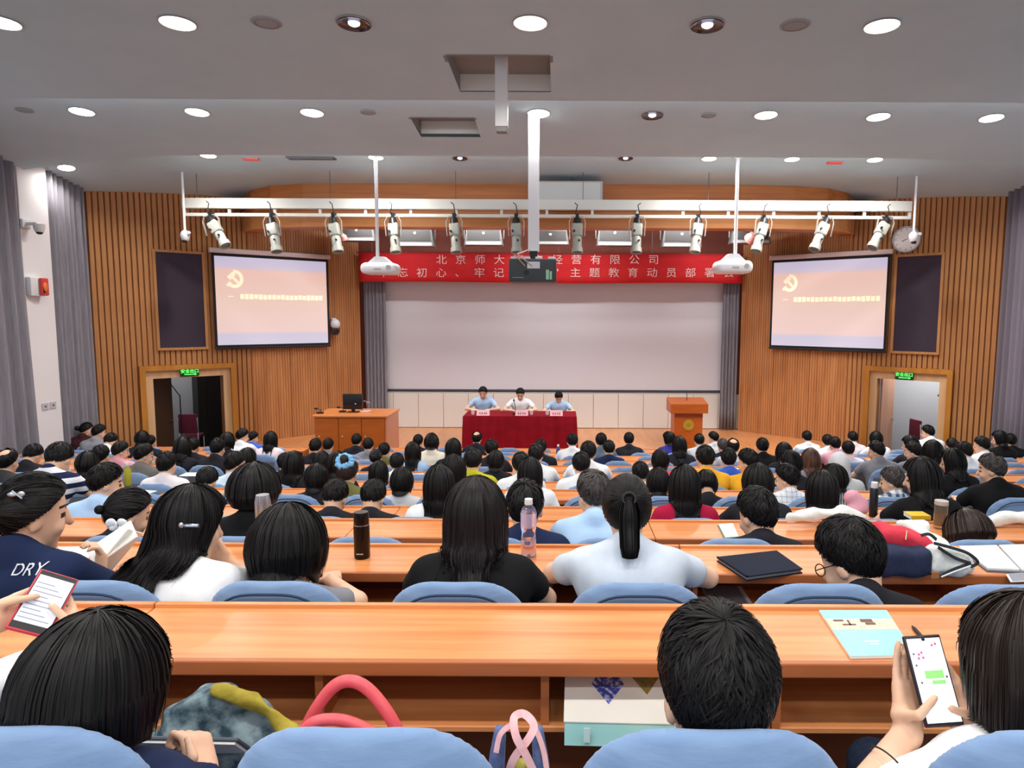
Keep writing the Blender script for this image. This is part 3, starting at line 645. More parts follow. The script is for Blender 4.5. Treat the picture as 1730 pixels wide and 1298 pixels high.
# ceiling-hung cameras, wall clock, pillar fittings
def cctv(lab, px, d, ytop_c, ybot):
    p = at_d(px, ybot, d); t = thing('security_camera', lab, 'camera', p); zt_ = cz(p[0], d) - p[2]
    MB().cyl((0, 0, .12), (0, 0, zt_), .022, n=12).obj('pole', steel, t, True)
    MB().lathe([(.001, -.06), (.05, -.045), (.075, .0), (.085, .06), (.07, .11), (.03, .15), (.001, .15)], 20).obj('dome', M('camera_white', '#d8d8da', .4), t, True); MB().ell((0, -.02, -.05), (.05, .05, .03), 14).obj('lens', black, t, True)
    MB().cyl((.09, -.02, .10), (.09, -.06, .10), .03, n=10).obj('bracket', M('camera_white'), t, True)
cctv('white dome camera on a pole at the curtain-side end of the lighting rail', 313, 12.85, 0, 403)
cctv('white dome camera on a pole at the podium-side end of the lighting rail', 1543, 12.85, 0, 405)
uc = wu('r', 1522); t = thing('wall_clock', 'round white clock on the podium-side wall near the ceiling', 'clock'); t.matrix_world = wmat('r', uc, .06, wz('r', 1522, 405))
r = .245
MB().cyl((0, 0, 0), (0, .035, 0), r, r * .97, 32).obj('face', M('clock_face', '#ffffff', .5), t, True); rr = MB().lathe([(r, 0), (r + .02, .0), (r + .02, .05), (r, .05)], 32, cap=False); o = rr.obj('rim', M('clock_rim', '#c9ccd4', .4), t, True); o.rotation_euler = (-math.pi / 2, 0, 0)
hb = M('clock_hand', '#5a6aa0', .5)
MB().strip([(0, .04, 0), (.08, .04, -.04)], (0, 1, 0), .014, .004).obj('hour_hand', hb, t); MB().strip([(0, .043, 0), (-.15, .043, .04)], (0, 1, 0), .009, .004).obj('minute_hand', hb, t)
for q in range(12):
    an = q * math.pi / 6; MB().strip([(math.sin(an) * .19, .038, math.cos(an) * .19), (math.sin(an) * .215, .038, math.cos(an) * .215)], (0, 1, 0), .012, .004).obj('hour_mark', hb, t)
p = wmat('l', wu('l', 563), .0, wz('l', 563, 552)); t = thing('wall_camera', 'pale tracking camera on a bracket beside the screen above the control desk', 'camera'); t.matrix_world = p
MB().box(-.06, .06, 0, .12, .10, .20, .02).obj('bracket', M('camera_white'), t, True); MB().ell((0, .16, .06), (.11, .11, .12), 18).obj('housing', M('camera_white'), t, True); MB().lathe([(.001, -.20), (.06, -.19), (.095, -.12), (.10, -.04), (.001, -.03)], 18, (0, .16, 0)).obj('lens_head', M('camera_dark', '#3b3338', .3), t, True); MB().cyl((0, .24, -.10), (0, .27, -.11), .035, n=14).obj('lens', black, t, True)
x = XL + .18
p = at_z(62, 380, 4.4); d_ = 11.55
def pil(py, px): return at_d(px, py, x / ((px - PPX) / FPX))
p = pil(383, 55); t = thing('wall_camera', 'white dome camera high on the white pillar', 'camera', (x, p[1], p[2]))
MB().box(0, .05, -.09, .09, -.03, .12, .01).obj('plate', M('camera_white'), t); MB().box(.03, .22, -.03, .03, .02, .07, .01).obj('arm', M('camera_white'), t); MB().lathe([(.001, -.10), (.06, -.08), (.08, -.02), (.085, .05), (.001, .07)], 18, (.2, .06, 0)).obj('dome', M('camera_white'), t, True); MB().ell((.2, .06, -.09), (.05, .05, .03), 12).obj('lens', black, t, True)
p = pil(485, 62); t = thing('alarm_box', 'red and white alarm box on the white pillar', 'alarm', (x, p[1], p[2]))
MB().box(0, .10, -.16, .16, -.15, .16, .02).obj('housing', M('camera_white'), t, True); MB().box(.10, .16, .0, .16, -.14, .15, .02).obj('red_cover', M('alarm_red', '#c5453c', .35), t, True); MB().ell((.16, .07, .0), (.02, .05, .08), 12).obj('beacon', M('alarm_orange', '#e8733a', .3), t, True); MB().box(.158, .166, .02, .06, -.1, .0).obj('dark_slot', black, t)
p = pil(686, 75); t = thing('wall_socket', 'pair of pale sockets low on the white pillar', 'socket', (x, p[1], p[2]))
for s in (-.09, .09):
    MB().box(0, .015, s - .07, s + .07, -.06, .06, .005).obj('plate', M('socket_grey', '#bcbac0', .5), t); MB().box(.014, .018, s - .02, s + .02, -.015, .015).obj('slot', vent_m, t)

# ================================================================ stage furniture
cloth = M('table_cloth_red', '#7d0d1d', .85, spec=.15, grain=(3, 3, 5), col2='#8d1223')
dtf = at_z(880, 703, STZ + .76)[1]; xl_, xr_ = at_z(785, 702, STZ + .76)[0], at_z(972, 704, STZ + .76)[0]; dpt = .75
t = thing('stage_table', 'long table under a dark red cloth at the centre of the stage', 'table', ((xl_ + xr_) / 2, dtf + dpt / 2, STZ)); W = (xr_ - xl_) / 2
MB().box(-W, W, -dpt / 2, dpt / 2, .70, .745).obj('tabletop', M('table_wood', '#8a5a34', .5), t)
for sx in (-1, 1):
    for sy in (-1, 1): MB().box(sx * (W - .08) - .025, sx * (W - .08) + .025, sy * .3 - .025, sy * .3 + .025, 0, .70).obj('leg', steel, t)
b = MB(); per = []
hx, hy = W + .02, dpt / 2 + .02
for i in range(60): per.append((-hx + 2 * hx * i / 60, -hy))
for i in range(16): per.append((hx, -hy + 2 * hy * i / 16))
for i in range(60): per.append((hx - 2 * hx * i / 60, hy))
for i in range(16): per.append((-hx, hy - 2 * hy * i / 16))
rings = []
for z, am in ((.757, 0), (.74, .006), (.45, .014), (.02, .022)):
    ring = []
    for i, (x, y) in enumerate(per):
        o_ = am * math.sin(i * 1.25) + am * .6 * math.sin(i * .6 + 1); nx = (1 if abs(x) >= hx - 1e-6 else 0) * (1 if x > 0 else -1); ny = (1 if abs(y) >= hy - 1e-6 else 0) * (1 if y > 0 else -1); k_ = 1 if z > .75 else 1
        ring.append(b.bm.verts.new((x + nx * (o_ + am), y + ny * (o_ + am), z)))
    rings.append(ring)
for a, c_ in zip(rings, rings[1:]):
    for i in range(len(per)): b.bm.faces.new((a[i], a[(i + 1) % len(per)], c_[(i + 1) % len(per)], c_[i]))
b.bm.faces.new(rings[0])
tc_ = b.obj('table_cloth', cloth, None, True, angle=50); tc_.location = t.location; tag(tc_, 'dark red floor-length cloth draped over the stage table', 'tablecloth')
TT = STZ + .758; npm = M('name_plate_pink', '#f3b7bd', .6); ink_m = M('plate_ink', '#7d2a35', .6)
TBL = (t.location.x, t.location.y, W)
for i, (px, py, nm) in enumerate(((820, 697, 'by the man at the control-desk end'), (883, 698, 'in front of the middle man'), (940, 699, 'by the man at the podium end'))):
    p = at_z(px, py, TT); t = thing('name_plate', 'folded pink name plate on the red table, ' + nm, 'name plate', (p[0], dtf + .10, TT))
    MB().prism([(-.06, 0), (.06, 0), (0, .11)], -.13, .13, 'yz').obj('folded_card', npm, t)
    b = MB()
    for q in (-.065, -.02, .03, .07): b.box(q - .014, q + .014, -.048, -.044, .03, .036).box(q - .003, q + .003, -.043, -.04, .022, .07).box(q - .014, q + .014, -.036, -.032, .055, .06)
    b.obj('card_lettering', ink_m, t)
for i, px in enumerate((802, 899, 925)):
    p = at_z(px, 697, TT); t = thing('paper_cup', ['white cup beside the first name plate', 'white folded paper beside the middle name plate', 'white cup beside the podium-end name plate'][i], 'cup', (p[0], dtf + .2, TT))
    MB().lathe([(.03, 0), (.04, .09), (.036, .09), (.028, .005)], 16).obj('cup', M('cup_white', '#f1dfe0', .5), t, True); MB().lathe([(.001, .09), (.042, .088), (.042, .096), (.001, .10)], 16).obj('lid', M('cup_white'), t, True)
t = thing('microphone', 'black gooseneck microphone in front of the middle man', 'microphone', (at_z(872, 697, TT)[0], dtf + .26, TT))
MB().box(-.05, .05, -.07, .07, 0, .04, .01).obj('base', black, t, True); MB().tube([(0, 0, .03), (.0, .01, .15), (-.03, .06, .26)], .007).obj('gooseneck', black, t, True); MB().ell((-.035, .075, .28), (.018, .022, .03), 12).obj('head', black, t, True)

# control desk
dz = STZ + .90; a, b_ = at_z(528, 702, dz), at_z(652, 703, dz); dback = at_z(560, 690, dz)[1]
t = thing('control_desk', 'orange wooden control desk with cupboard doors at the side of the stage', 'desk', ((a[0] + b_[0]) / 2, a[1], STZ)); W = (b_[0] - a[0]) / 2; D = min(1.1, dback - a[1])
dw = M('desk_orange', '#b4581a', .4, grain=(2, 2, 14), col2='#c0641f')
MB().box(-W + .03, W - .03, .03, D - .02, 0, .86).obj('body', dw, t); MB().box(-W - .02, W + .02, -.01, D, .86, .90, .008).obj('top', M('desk_top_orange', '#cf7a3e', .3, grain=(2, 14, 2), col2='#dc8a4c'), t)
for q in range(3):
    x0_ = -W + .04 + q * (2 * W - .08) / 3; dd = MB().box(x0_ + .008, x0_ + (2 * W - .08) / 3 - .008, .008, .03, .04, .84, .004).obj('door', dw, t); MB().cyl((x0_ + .07, .0, .5), (x0_ + .07, .01, .5), .012, n=8).obj('knob', steel, dd)
MB().box(W - .03, W, .03, D - .02, 0, .86).obj('side_panel', M('desk_side', '#c98a6c', .4), t)
CD = (t.location.x, t.location.y, dz)
p = at_z(600, 695, dz); t = thing('monitor', 'black computer monitor standing on the control desk', 'monitor', (p[0], a[1] + D * .45, dz))
MB().box(-.19, .19, -.03, .03, .06, .36, .01).obj('screen', M('monitor_black', '#14161b', .35), t, True); MB().box(-.17, .17, .03, .07, .1, .32, .02).obj('back_shell', black, t, True); MB().box(-.03, .03, -.0, .04, 0, .1).obj('stand', black, t); MB().box(-.11, .11, -.07, .09, 0, .012, .004).obj('foot', black, t); MB().cyl((.06, -.031, .17), (.06, -.036, .17), .012, n=10).obj('badge', steel, t)
for i, px in enumerate((548, 580)):
    p = at_z(px, 696, dz); t = thing('desk_microphone', ['black desk microphone at the wall end of the control desk', 'black desk microphone next to the monitor'][i], 'microphone', (p[0], a[1] + D * (.25 + .2 * i), dz))
    MB().box(-.06, .06, -.05, .05, 0, .03, .008).obj('base', black, t, True); MB().tube([(.0, 0, .03), (.02, 0, .07), (-.05, -.02, .10)], .008).obj('neck', black, t, True); MB().ell((-.07, -.03, .10), (.035, .022, .022), 12).obj('head', black, t, True)
p = at_z(624, 693, dz); t = thing('document_camera', 'pale document camera with an arched arm on the control desk', 'camera', (p[0], a[1] + D * .5, dz))
MB().box(-.09, .09, -.08, .08, 0, .03, .01).obj('base', M('pale_pink', '#e6c3bb', .5), t, True); MB().tube([(-.07, 0, .02), (-.08, 0, .14), (-.03, 0, .22), (.05, 0, .19)], .010).obj('arm', M('grey_arm', '#8d7f86', .5), t, True); MB().box(.02, .09, -.03, .03, .15, .20, .01).obj('head', M('grey_arm'), t, True)

# podium
dpd = 14.2; a, b_ = at_d(1133, 683, dpd), at_d(1196, 698, dpd); xc = (a[0] + b_[0]) / 2; W = (b_[0] - a[0]) / 2
t = thing('podium', 'orange wooden speaker podium with a round gold emblem', 'podium', (xc, dpd, STZ)); zt = a[2] - STZ; zm = at_d(1165, 698.5, dpd)[2] - STZ
MB().prism([(-.02, zm), (.55, zm), (.55, zt + .08), (-.02, zt)], -W, W, 'yz').obj('top_box', dw, t)
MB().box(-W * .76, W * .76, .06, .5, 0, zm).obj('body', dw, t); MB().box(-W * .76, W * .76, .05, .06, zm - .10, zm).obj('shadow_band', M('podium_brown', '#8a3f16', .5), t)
MB().box(-W * .82, W * .82, .02, .52, 0, .07, .005).obj('plinth', dw, t)
pe = at_d(1164, 719, dpd)[2] - STZ
e = MB().cyl((0, .06, pe), (0, .035, pe), .115, n=32).obj('emblem', M('emblem_gold', '#d3b545', .35, .4), t, True); MB().tube([(.092 * math.cos(q * math.pi / 12), .035, pe + .092 * math.sin(q * math.pi / 12)) for q in range(25)], .007).obj('emblem_ring', M('emblem_dark', '#b59a35', .4, .3), e)
MB().cyl((0, .036, pe), (0, .028, pe), .05, n=6).obj('emblem_core', M('emblem_dark'), e)
MB().tube([(0, .3, zt + .04), (0, .3, zt + .16), (0, .37, zt + .24)], .007).obj('microphone', black, t, True)

# ================================================================ smooth solids (distance fields turned into quads)
def smin(a, b, k):
    if k <= 0: return np.minimum(a, b)
    h = np.clip(.5 + .5 * (b - a) / k, 0, 1); return b * (1 - h) + a * h - k * h * (1 - h)
def prim_d(pr, P):
    t = pr[0]
    if t == 'cap':                              # tapered capsule a,b,ra,rb, flat (y squeeze)
        _, a, b, ra, rb, k, fl = pr; a = np.asarray(a, float); b = np.asarray(b, float); ab = b - a
        s = np.clip(((P - a) @ ab) / max(ab @ ab, 1e-9), 0, 1)[..., None]; v = P - a - s * ab
        if fl != 1: v = v * np.array([1, 1 / fl, 1])
        return np.sqrt((v * v).sum(-1)) - (ra + (rb - ra) * s[..., 0])
    if t in ('ell', 'sub'):
        _, c, r, k, R = pr; v = P - np.asarray(c, float)
        if R is not None: v = v @ R                # into the local frame
        r = np.asarray(r, float); q = v / r; l = np.sqrt((q * q).sum(-1)); return (l - 1) * r.min() if False else l * (l - 1) / np.maximum(np.sqrt(((q / r) ** 2).sum(-1)), 1e-6)
    if t == 'rbox':                             # rounded box centre, half sizes, radius, R
        _, c, hs, rad, k, R = pr; v = P - np.asarray(c, float)
        if R is not None: v = v @ R
        q = np.abs(v) - (np.asarray(hs, float) - rad); return np.sqrt((np.maximum(q, 0) ** 2).sum(-1)) + np.minimum(q.max(-1), 0) - rad
def prim_k(pr): return {'cap': 5, 'ell': 3, 'sub': 3, 'rbox': 4}[pr[0]]
def prim_bb(pr):
    if pr[0] == 'cap':
        a, b = np.asarray(pr[1], float), np.asarray(pr[2], float); r = max(pr[3], pr[4]); return np.minimum(a, b) - r, np.maximum(a, b) + r
    if pr[0] == 'rbox': m = np.linalg.norm(pr[2]); return np.asarray(pr[1], float) - m, np.asarray(pr[1], float) + m
    m = max(pr[2]); return np.asarray(pr[1], float) - m, np.asarray(pr[1], float) + m
def sdf(prims, P):
    D = np.full(P.shape[:-1], 1.0)
    for pr in prims:
        d = prim_d(pr, P); k = pr[prim_k(pr)]
        D = np.maximum(D, -d) if pr[0] == 'sub' else smin(D, d, k)
    return D
def solid(prims, h, warp=None):
    """vertices and quads of the smooth union (surface nets)"""
    bbs = [prim_bb(p) for p in prims if p[0] != 'sub']; lo = np.min([b[0] for b in bbs], 0) - 3 * h; hi = np.max([b[1] for b in bbs], 0) + 3 * h
    n = np.ceil((hi - lo) / h).astype(int) + 1; ax = [lo[i] + h * np.arange(n[i]) for i in range(3)]
    D = np.full(n, 1.0)
    for pr in prims:
        k = pr[prim_k(pr)]; a, b = prim_bb(pr); pad = max(k, 0) + 3 * h + .01
        i0 = np.clip(np.floor((a - pad - lo) / h).astype(int), 0, n); i1 = np.clip(np.ceil((b + pad - lo) / h).astype(int) + 1, 0, n)
        sl = tuple(slice(p, q) for p, q in zip(i0, i1))
        G = np.stack(np.meshgrid(*[ax[i][sl[i]] for i in range(3)], indexing='ij'), -1)
        if warp is not None: G = warp(G)
        d = prim_d(pr, G); D[sl] = np.maximum(D[sl], -d) if pr[0] == 'sub' else smin(D[sl], d, k)
    S = D < 0
    cs = sum(S[i:n[0] - 1 + i, j:n[1] - 1 + j, k:n[2] - 1 + k].astype(np.int8) for i in (0, 1) for j in (0, 1) for k in (0, 1))
    act = (cs > 0) & (cs < 8); idx = -np.ones(act.shape, np.int64); ids = np.argwhere(act); idx[act] = np.arange(len(ids))
    acc = np.zeros((len(ids), 3)); cnt = np.zeros(len(ids))
    cor = [(i, j, k) for i in (0, 1) for j in (0, 1) for k in (0, 1)]
    for c0 in cor:
        for axi in range(3):
            if c0[axi]: continue
            c1 = list(c0); c1[axi] = 1
            v0 = D[tuple((ids + c0).T)]; v1 = D[tuple((ids + c1).T)]; m = (v0 < 0) != (v1 < 0); t = np.where(m, v0 / np.where(m, v0 - v1, 1), 0)
            p = np.tile(np.array(c0, float), (len(ids), 1)); p[:, axi] += t; acc[m] += p[m]; cnt[m] += 1
    V = lo + h * (ids + acc / np.maximum(cnt, 1)[:, None])
    Fs = []
    for axi in range(3):
        s0 = [slice(None)] * 3; s1 = [slice(None)] * 3; s0[axi] = slice(0, -1); s1[axi] = slice(1, None)
        ed = np.argwhere(S[tuple(s0)] != S[tuple(s1)]); o = [i for i in range(3) if i != axi]
        ed = ed[(ed[:, o[0]] > 0) & (ed[:, o[1]] > 0) & (ed[:, o[0]] < n[o[0]] - 1) & (ed[:, o[1]] < n[o[1]] - 1)]
        inside0 = S[tuple(ed.T)]
        q = []
        for (a, b) in ((-1, -1), (0, -1), (0, 0), (-1, 0)):
            e = ed.copy(); e[:, o[0]] += a; e[:, o[1]] += b; q.append(idx[tuple(e.T)])
        q = np.stack(q, 1); flip = inside0 if axi != 1 else ~inside0
        q[~flip] = q[~flip][:, ::-1]; Fs.append(q)
    F = np.concatenate(Fs); F = F[(F >= 0).all(1)]
    return V, F
def rotm(yaw=0, pitch=0, roll=0):
    """head/limb rotation: yaw to the left (+), pitch down (+), roll to the right (+); degrees"""
    return np.array((Matrix.Rotation(math.radians(yaw), 3, 'Z') @ Matrix.Rotation(math.radians(-pitch), 3, 'X') @ Matrix.Rotation(math.radians(roll), 3, 'Y')))

# ================================================================ seats and desks
seat_blue = M('seat_blue', '#7a96bd', .9, spec=.15, grain=(60, 60, 60), col2='#86a2c7', bump=.15, sheen=.2)
seat_blue2 = M('seat_blue_back', '#7690b7', .9, spec=.15, grain=(9, 9, 30), col2='#829dc2', bump=.3, sheen=.2)
seat_seam = M('seat_seam', '#2c415f', .9)
shell_m = M('seat_shell', '#6f7078', .5); pole_m = M('seat_post', '#2a2a2d', .5)
SP = .55; SX = [.245 + SP * n for n in range(-6, 5)]
SLX = [-4.95 - SP * i for i in range(7)]; SRX = [4.35 + SP * i for i in range(7)]
# back cushion: flat panel with very round upper corners
def cushion_me(hh):
    V, F = solid([('cap', (-.060, 0, .735), (.060, 0, .735), .160, .160, .0, .25), ('rbox', (0, 0, .585), (.218, .040, .15), .035, .02, None)], hh)
    V[:, 1] += .035 * ((V[:, 0] / .2) ** 2) * 1.0 + .10 * (.9 - V[:, 2]) * .4
    return mesh_np('backrest', V, F)
cush_near, cush_far = cushion_me(.012), cushion_me(.022)
def arc(z_, r, s, y):
    o = []
    for i in range(17):
        t = -1 + 2 * i / 16; x = s * t; o.append((x, y + .035 * (x / .2) ** 2 + .04 * (.9 - z_), z_ - r * abs(t) ** 3.2)); 
    return o
seam_me = MB().tube(arc(.868, .105, .19, -.038), .004, 5).mesh('seam', True); seam_me.materials.append(seat_seam)
V, F = solid([('rbox', (0, 0, .44), (.215, .21, .045), .04, .0, None)], .02); V[:, 1] += .25; seat_me = mesh_np('seat_cushion', V, F)
shell_me = MB().box(-.20, .20, -.028, -.012, .40, .74, .006).mesh('back_shell', True)
shell_me2 = MB().grid(lambda i, j: (-.19 + .38 * i, -.052 + .035 * ((-.19 + .38 * i) / .2) ** 2 + .012 * j, .42 + .36 * j), 8, 3).mesh('back_shell', True, 180)
post_me = MB().box(-.03, .03, .02, .09, 0, .44).box(-.14, .14, -.02, .13, 0, .015).mesh('post')
for me_, m_ in ((cush_near, seat_blue2), (cush_far, seat_blue2), (seat_me, seat_blue), (shell_me2, shell_m), (post_me, pole_m)): me_.materials.append(m_)
CHAIRS = []
def chair(x, k, lab, rz=0):
    y = ROWD[k]; z = ROWZ[k]
    t = thing('lecture_chair', lab, 'seat', (x, y, z), (0, 0, rz), 'blue lecture seats')
    link('backrest', cush_near if k < 4 else cush_far, None, t)
    if 0 < k < 5: link('seam', seam_me, None, t)
    link('seat_cushion', seat_me, None, t)
    if k > 3: link('back_shell', shell_me2, None, t)
    link('post', post_me, None, t); CHAIRS.append((x, y, k)); return t
def inview(p, m=40): x, y = project(p); return -m < x < 1730 + m and y < 1298 + m
for k in range(12):
    rn = ORD[11 - k]
    for i, x in enumerate(SX):
        if inview((x - .2 * np.sign(x), ROWD[k], ROWZ[k] + .9), 10): chair(x, k, 'blue padded seat, centre block, %s row from the stage, %s from control-desk end' % (rn, ORD[i]))
    if k >= 4:
        for i, x in enumerate(SLX):
            if inview((x + .2, ROWD[k], ROWZ[k] + .9), 90): chair(x, k, 'blue padded seat, pillar-side block, %s row from the stage, %s from the aisle' % (rn, ORD[i]))
        for i, x in enumerate(SRX):
            if inview((x - .2, ROWD[k], ROWZ[k] + .9), 90): chair(x, k, 'blue padded seat, podium-side block, %s row from the stage, %s from the aisle' % (rn, ORD[i]))
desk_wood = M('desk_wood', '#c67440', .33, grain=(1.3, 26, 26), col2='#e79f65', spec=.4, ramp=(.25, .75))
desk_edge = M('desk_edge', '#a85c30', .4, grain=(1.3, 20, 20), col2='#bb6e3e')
desk_in_shade = M('desk_inside_shade', '#74391a', .6, grain=(1.3, 18, 18), col2='#874722')  # wood darkened to carry the shade inside the desk cubby
DY0, DY1, DZ = .565, .865, .70           # desk front edge and back ahead of the seat line, top height
DM = {}
def desk_parts(nseat):
    if nseat in DM: return DM[nseat]
    w_ = nseat * SP / 2 - .002; L = []
    def add(nm, b, m): me = b.mesh(nm); me.materials.append(m); L.append((nm, me))
    add('top', MB().box(-w_, w_, DY0 + .012, DY1, DZ - .024, DZ, .002, 1), desk_wood)
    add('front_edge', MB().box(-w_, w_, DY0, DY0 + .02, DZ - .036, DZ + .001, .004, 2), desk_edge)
    add('back_rail', MB().box(-w_, w_, DY1 - .004, DY1 + .016, DZ - .02, DZ + .012, .003, 2), desk_wood)
    add('shelf', MB().box(-w_, w_, DY0 + .03, DY1, DZ - .195, DZ - .178, .003, 1), desk_wood)
    add('back_panel', MB().box(-w_, w_, DY1 - .012, DY1 + .008, .12, DZ - .024), desk_in_shade)
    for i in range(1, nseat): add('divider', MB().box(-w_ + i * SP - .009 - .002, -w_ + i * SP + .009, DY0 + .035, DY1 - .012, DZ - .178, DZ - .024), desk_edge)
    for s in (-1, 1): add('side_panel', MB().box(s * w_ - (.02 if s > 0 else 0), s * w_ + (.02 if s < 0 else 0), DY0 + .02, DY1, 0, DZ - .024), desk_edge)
    DM[nseat] = L; return L
def desk(x0, x1, k, lab):
    n_ = round((x1 - x0) / SP); t = thing('lecture_desk', lab, 'desk', ((x0 + x1) / 2, ROWD[k], ROWZ[k]), group='lecture desks')
    for nm, me in desk_parts(n_): link(nm, me, None, t)
for k in range(12):
    rn = ORD[11 - k]; q = 0
    for (a, c_) in ((-3.33, -2.78), (-2.78, -1.13), (-1.13, .52), (.52, 2.17), (2.17, 2.72)):
        q += 1
        if inview((a, ROWD[k] + .6, ROWZ[k] + .7), 0) or inview((c_, ROWD[k] + .6, ROWZ[k] + .7), 0) or a < 0 < c_: desk(a, c_, k, 'orange wooden desk, centre block, %s row from the stage, %s section from control-desk end' % (rn, ORD[q - 1]))
    if k >= 3:
        for i, (a, c_) in enumerate(((-6.325, -4.675), (-7.975, -6.325), (-8.525, -7.975))):
            if inview((c_, ROWD[k] + .6, ROWZ[k] + .7), 0): desk(a, c_, k, 'orange wooden desk, pillar-side block, %s row from the stage, %s section from the aisle' % (rn, ORD[i]))
        for i, (a, c_) in enumerate(((4.075, 5.725), (5.725, 7.375), (7.375, 7.925))):
            if inview((a, ROWD[k] + .6, ROWZ[k] + .7), 0): desk(a, c_, k, 'orange wooden desk, podium-side block, %s row from the stage, %s section from the aisle' % (rn, ORD[i]))

# ================================================================ people
skin_m = M('skin', '#e3b496', .55, spec=.3, grain=(18, 18, 18), col2='#eac0a4'); lip_m = M('lips', '#b4655a', .5); eye_m = M('eyes', '#1d1513', .3)
hair_black = M('hair_black', '#0d0b0c', .46, spec=.25, grain=(30, 30, 4), col2='#141112'); hair_brown = M('hair_brown', '#221815', .42, spec=.35, grain=(30, 30, 4), col2='#3b2a22')
hair_grey = M('hair_grey', '#2c2828', .5, spec=.4, grain=(260, 260, 30), col2='#6e6765', ramp=(.45, .75)); hair_ombre = M('hair_ombre', '#2a1d18', .4, spec=.45, grain=(20, 20, 6), col2='#6b4a38')
trouser_m = M('trousers_dark', '#23242b', .85, spec=.2); jeans_m = M('jeans_navy', '#242e42', .85, spec=.2, grain=(60, 60, 60), col2='#2d3950')
SHIRT = dict(dark='#23232a', black='#141416', darkgrey='#3a3a3e', navy='#1f2a49', maroon='#35191d', grey='#7d7d84', greybrown='#6f6a66', white='#e9ebf0', whitepink='#e9dfe2', pink='#d79aa8', pinkwhite='#ecd8de', paleblue='#d3e4ee', lightblue='#a8c6e6', royal='#3a63c8', olive='#6d6a3c', lightgrey='#c3c6c9', cream='#e3dccb', yellowolive='#b9b62f', greyblue='#5d6b7c', crimson='#a3163a', coral='#e25a5c', purple='#3c3a9a', yellow='#e5a82d', magenta='#9a2a63', brown='#4a3a34', bluegrey='#c3ccd8', dry='#1c2747')
def shirt_mat(c):
    if c == 'stripe': return MATS.get('cloth_stripe') or pattern('cloth_stripe', 'stripe', '#dfe2ea', '#1b2445', 13)
    if c == 'whitecheck': return MATS.get('cloth_check') or pattern('cloth_check', 'check', '#eef1f5', '#8fa3bd', 24)
    if c == 'plaid': return MATS.get('cloth_plaid') or pattern('cloth_plaid', 'plaid', '#e6ecf2', '#41597c', 18)
    if c == 'greystripe': return MATS.get('cloth_gs') or pattern('cloth_gs', 'stripe', '#4a4c52', '#b9bcc0', 45, 0)
    if c == 'gingham': return MATS.get('cloth_gi') or pattern('cloth_gi', 'plaid', '#f2f4f8', '#16223f', 40)
    h = SHIRT[c]; k = [int(h[i:i + 2], 16) for i in (1, 3, 5)]; h2 = '#' + ''.join('%02x' % min(255, int(v * 1.07 + 4)) for v in k)
    return M('cloth_' + c, h, .88, spec=.2, grain=(9, 9, 5), col2=h2, bump=.5)
SHWORD = dict(dark='dark top', black='black top', darkgrey='dark grey top', navy='navy top', maroon='dark maroon jacket', grey='grey shirt', greybrown='grey-brown shirt', white='white shirt', whitepink='off-white shirt', pink='pink shirt', pinkwhite='pale pink shirt', paleblue='pale blue shirt', lightblue='light blue shirt', royal='royal blue shirt', olive='olive top', lightgrey='light grey top', cream='cream top', yellowolive='mustard green top', greyblue='grey-blue top', crimson='crimson top', coral='coral red top', purple='purple-blue top', yellow='yellow shirt', magenta='magenta top', brown='brown top', stripe='navy and white striped polo', whitecheck='white checked shirt', plaid='blue and white plaid shirt', greystripe='grey striped top', gingham='navy gingham shirt', bluegrey='pale blue-grey t-shirt', dry='navy t-shirt')
HAIRWORD = dict(short='short black hair', bald='bald crown', balding='thinning hair', greyshort='short greying hair', long='long black hair', bob='bobbed black hair', bun='black hair in a bun', pony='black ponytail', scrunchie='brown hair in a blue scrunchie', longbrown='long brown hair', hood='grey hood up')

def head_prims(R, Cc, s=1.):
    T = lambda p: Cc + R @ (np.asarray(p, float) * s)
    return [('ell', T((0, -.008, .018)), (.073 * s, .090 * s, .101 * s), .0, R), ('ell', T((0, .026, -.045)), (.056 * s, .062 * s, .078 * s), .03, R),
            ('cap', T((0, .084, .012)), T((0, .104, -.026)), .008 * s, .013 * s, .012, 1), ('ell', T((0, .060, -.105)), (.024 * s, .022 * s, .018 * s), .02, R),
            ('ell', T((-.073, -.006, -.014)), (.010 * s, .018 * s, .028 * s), .006, R), ('ell', T((.073, -.006, -.014)), (.010 * s, .018 * s, .028 * s), .006, R),
            ('ell', T((-.035, .062, -.035)), (.024 * s, .02 * s, .022 * s), .015, R), ('ell', T((.035, .062, -.035)), (.024 * s, .02 * s, .022 * s), .015, R)]
def unit(v): v = np.asarray(v, float); return v / max(np.linalg.norm(v), 1e-9)
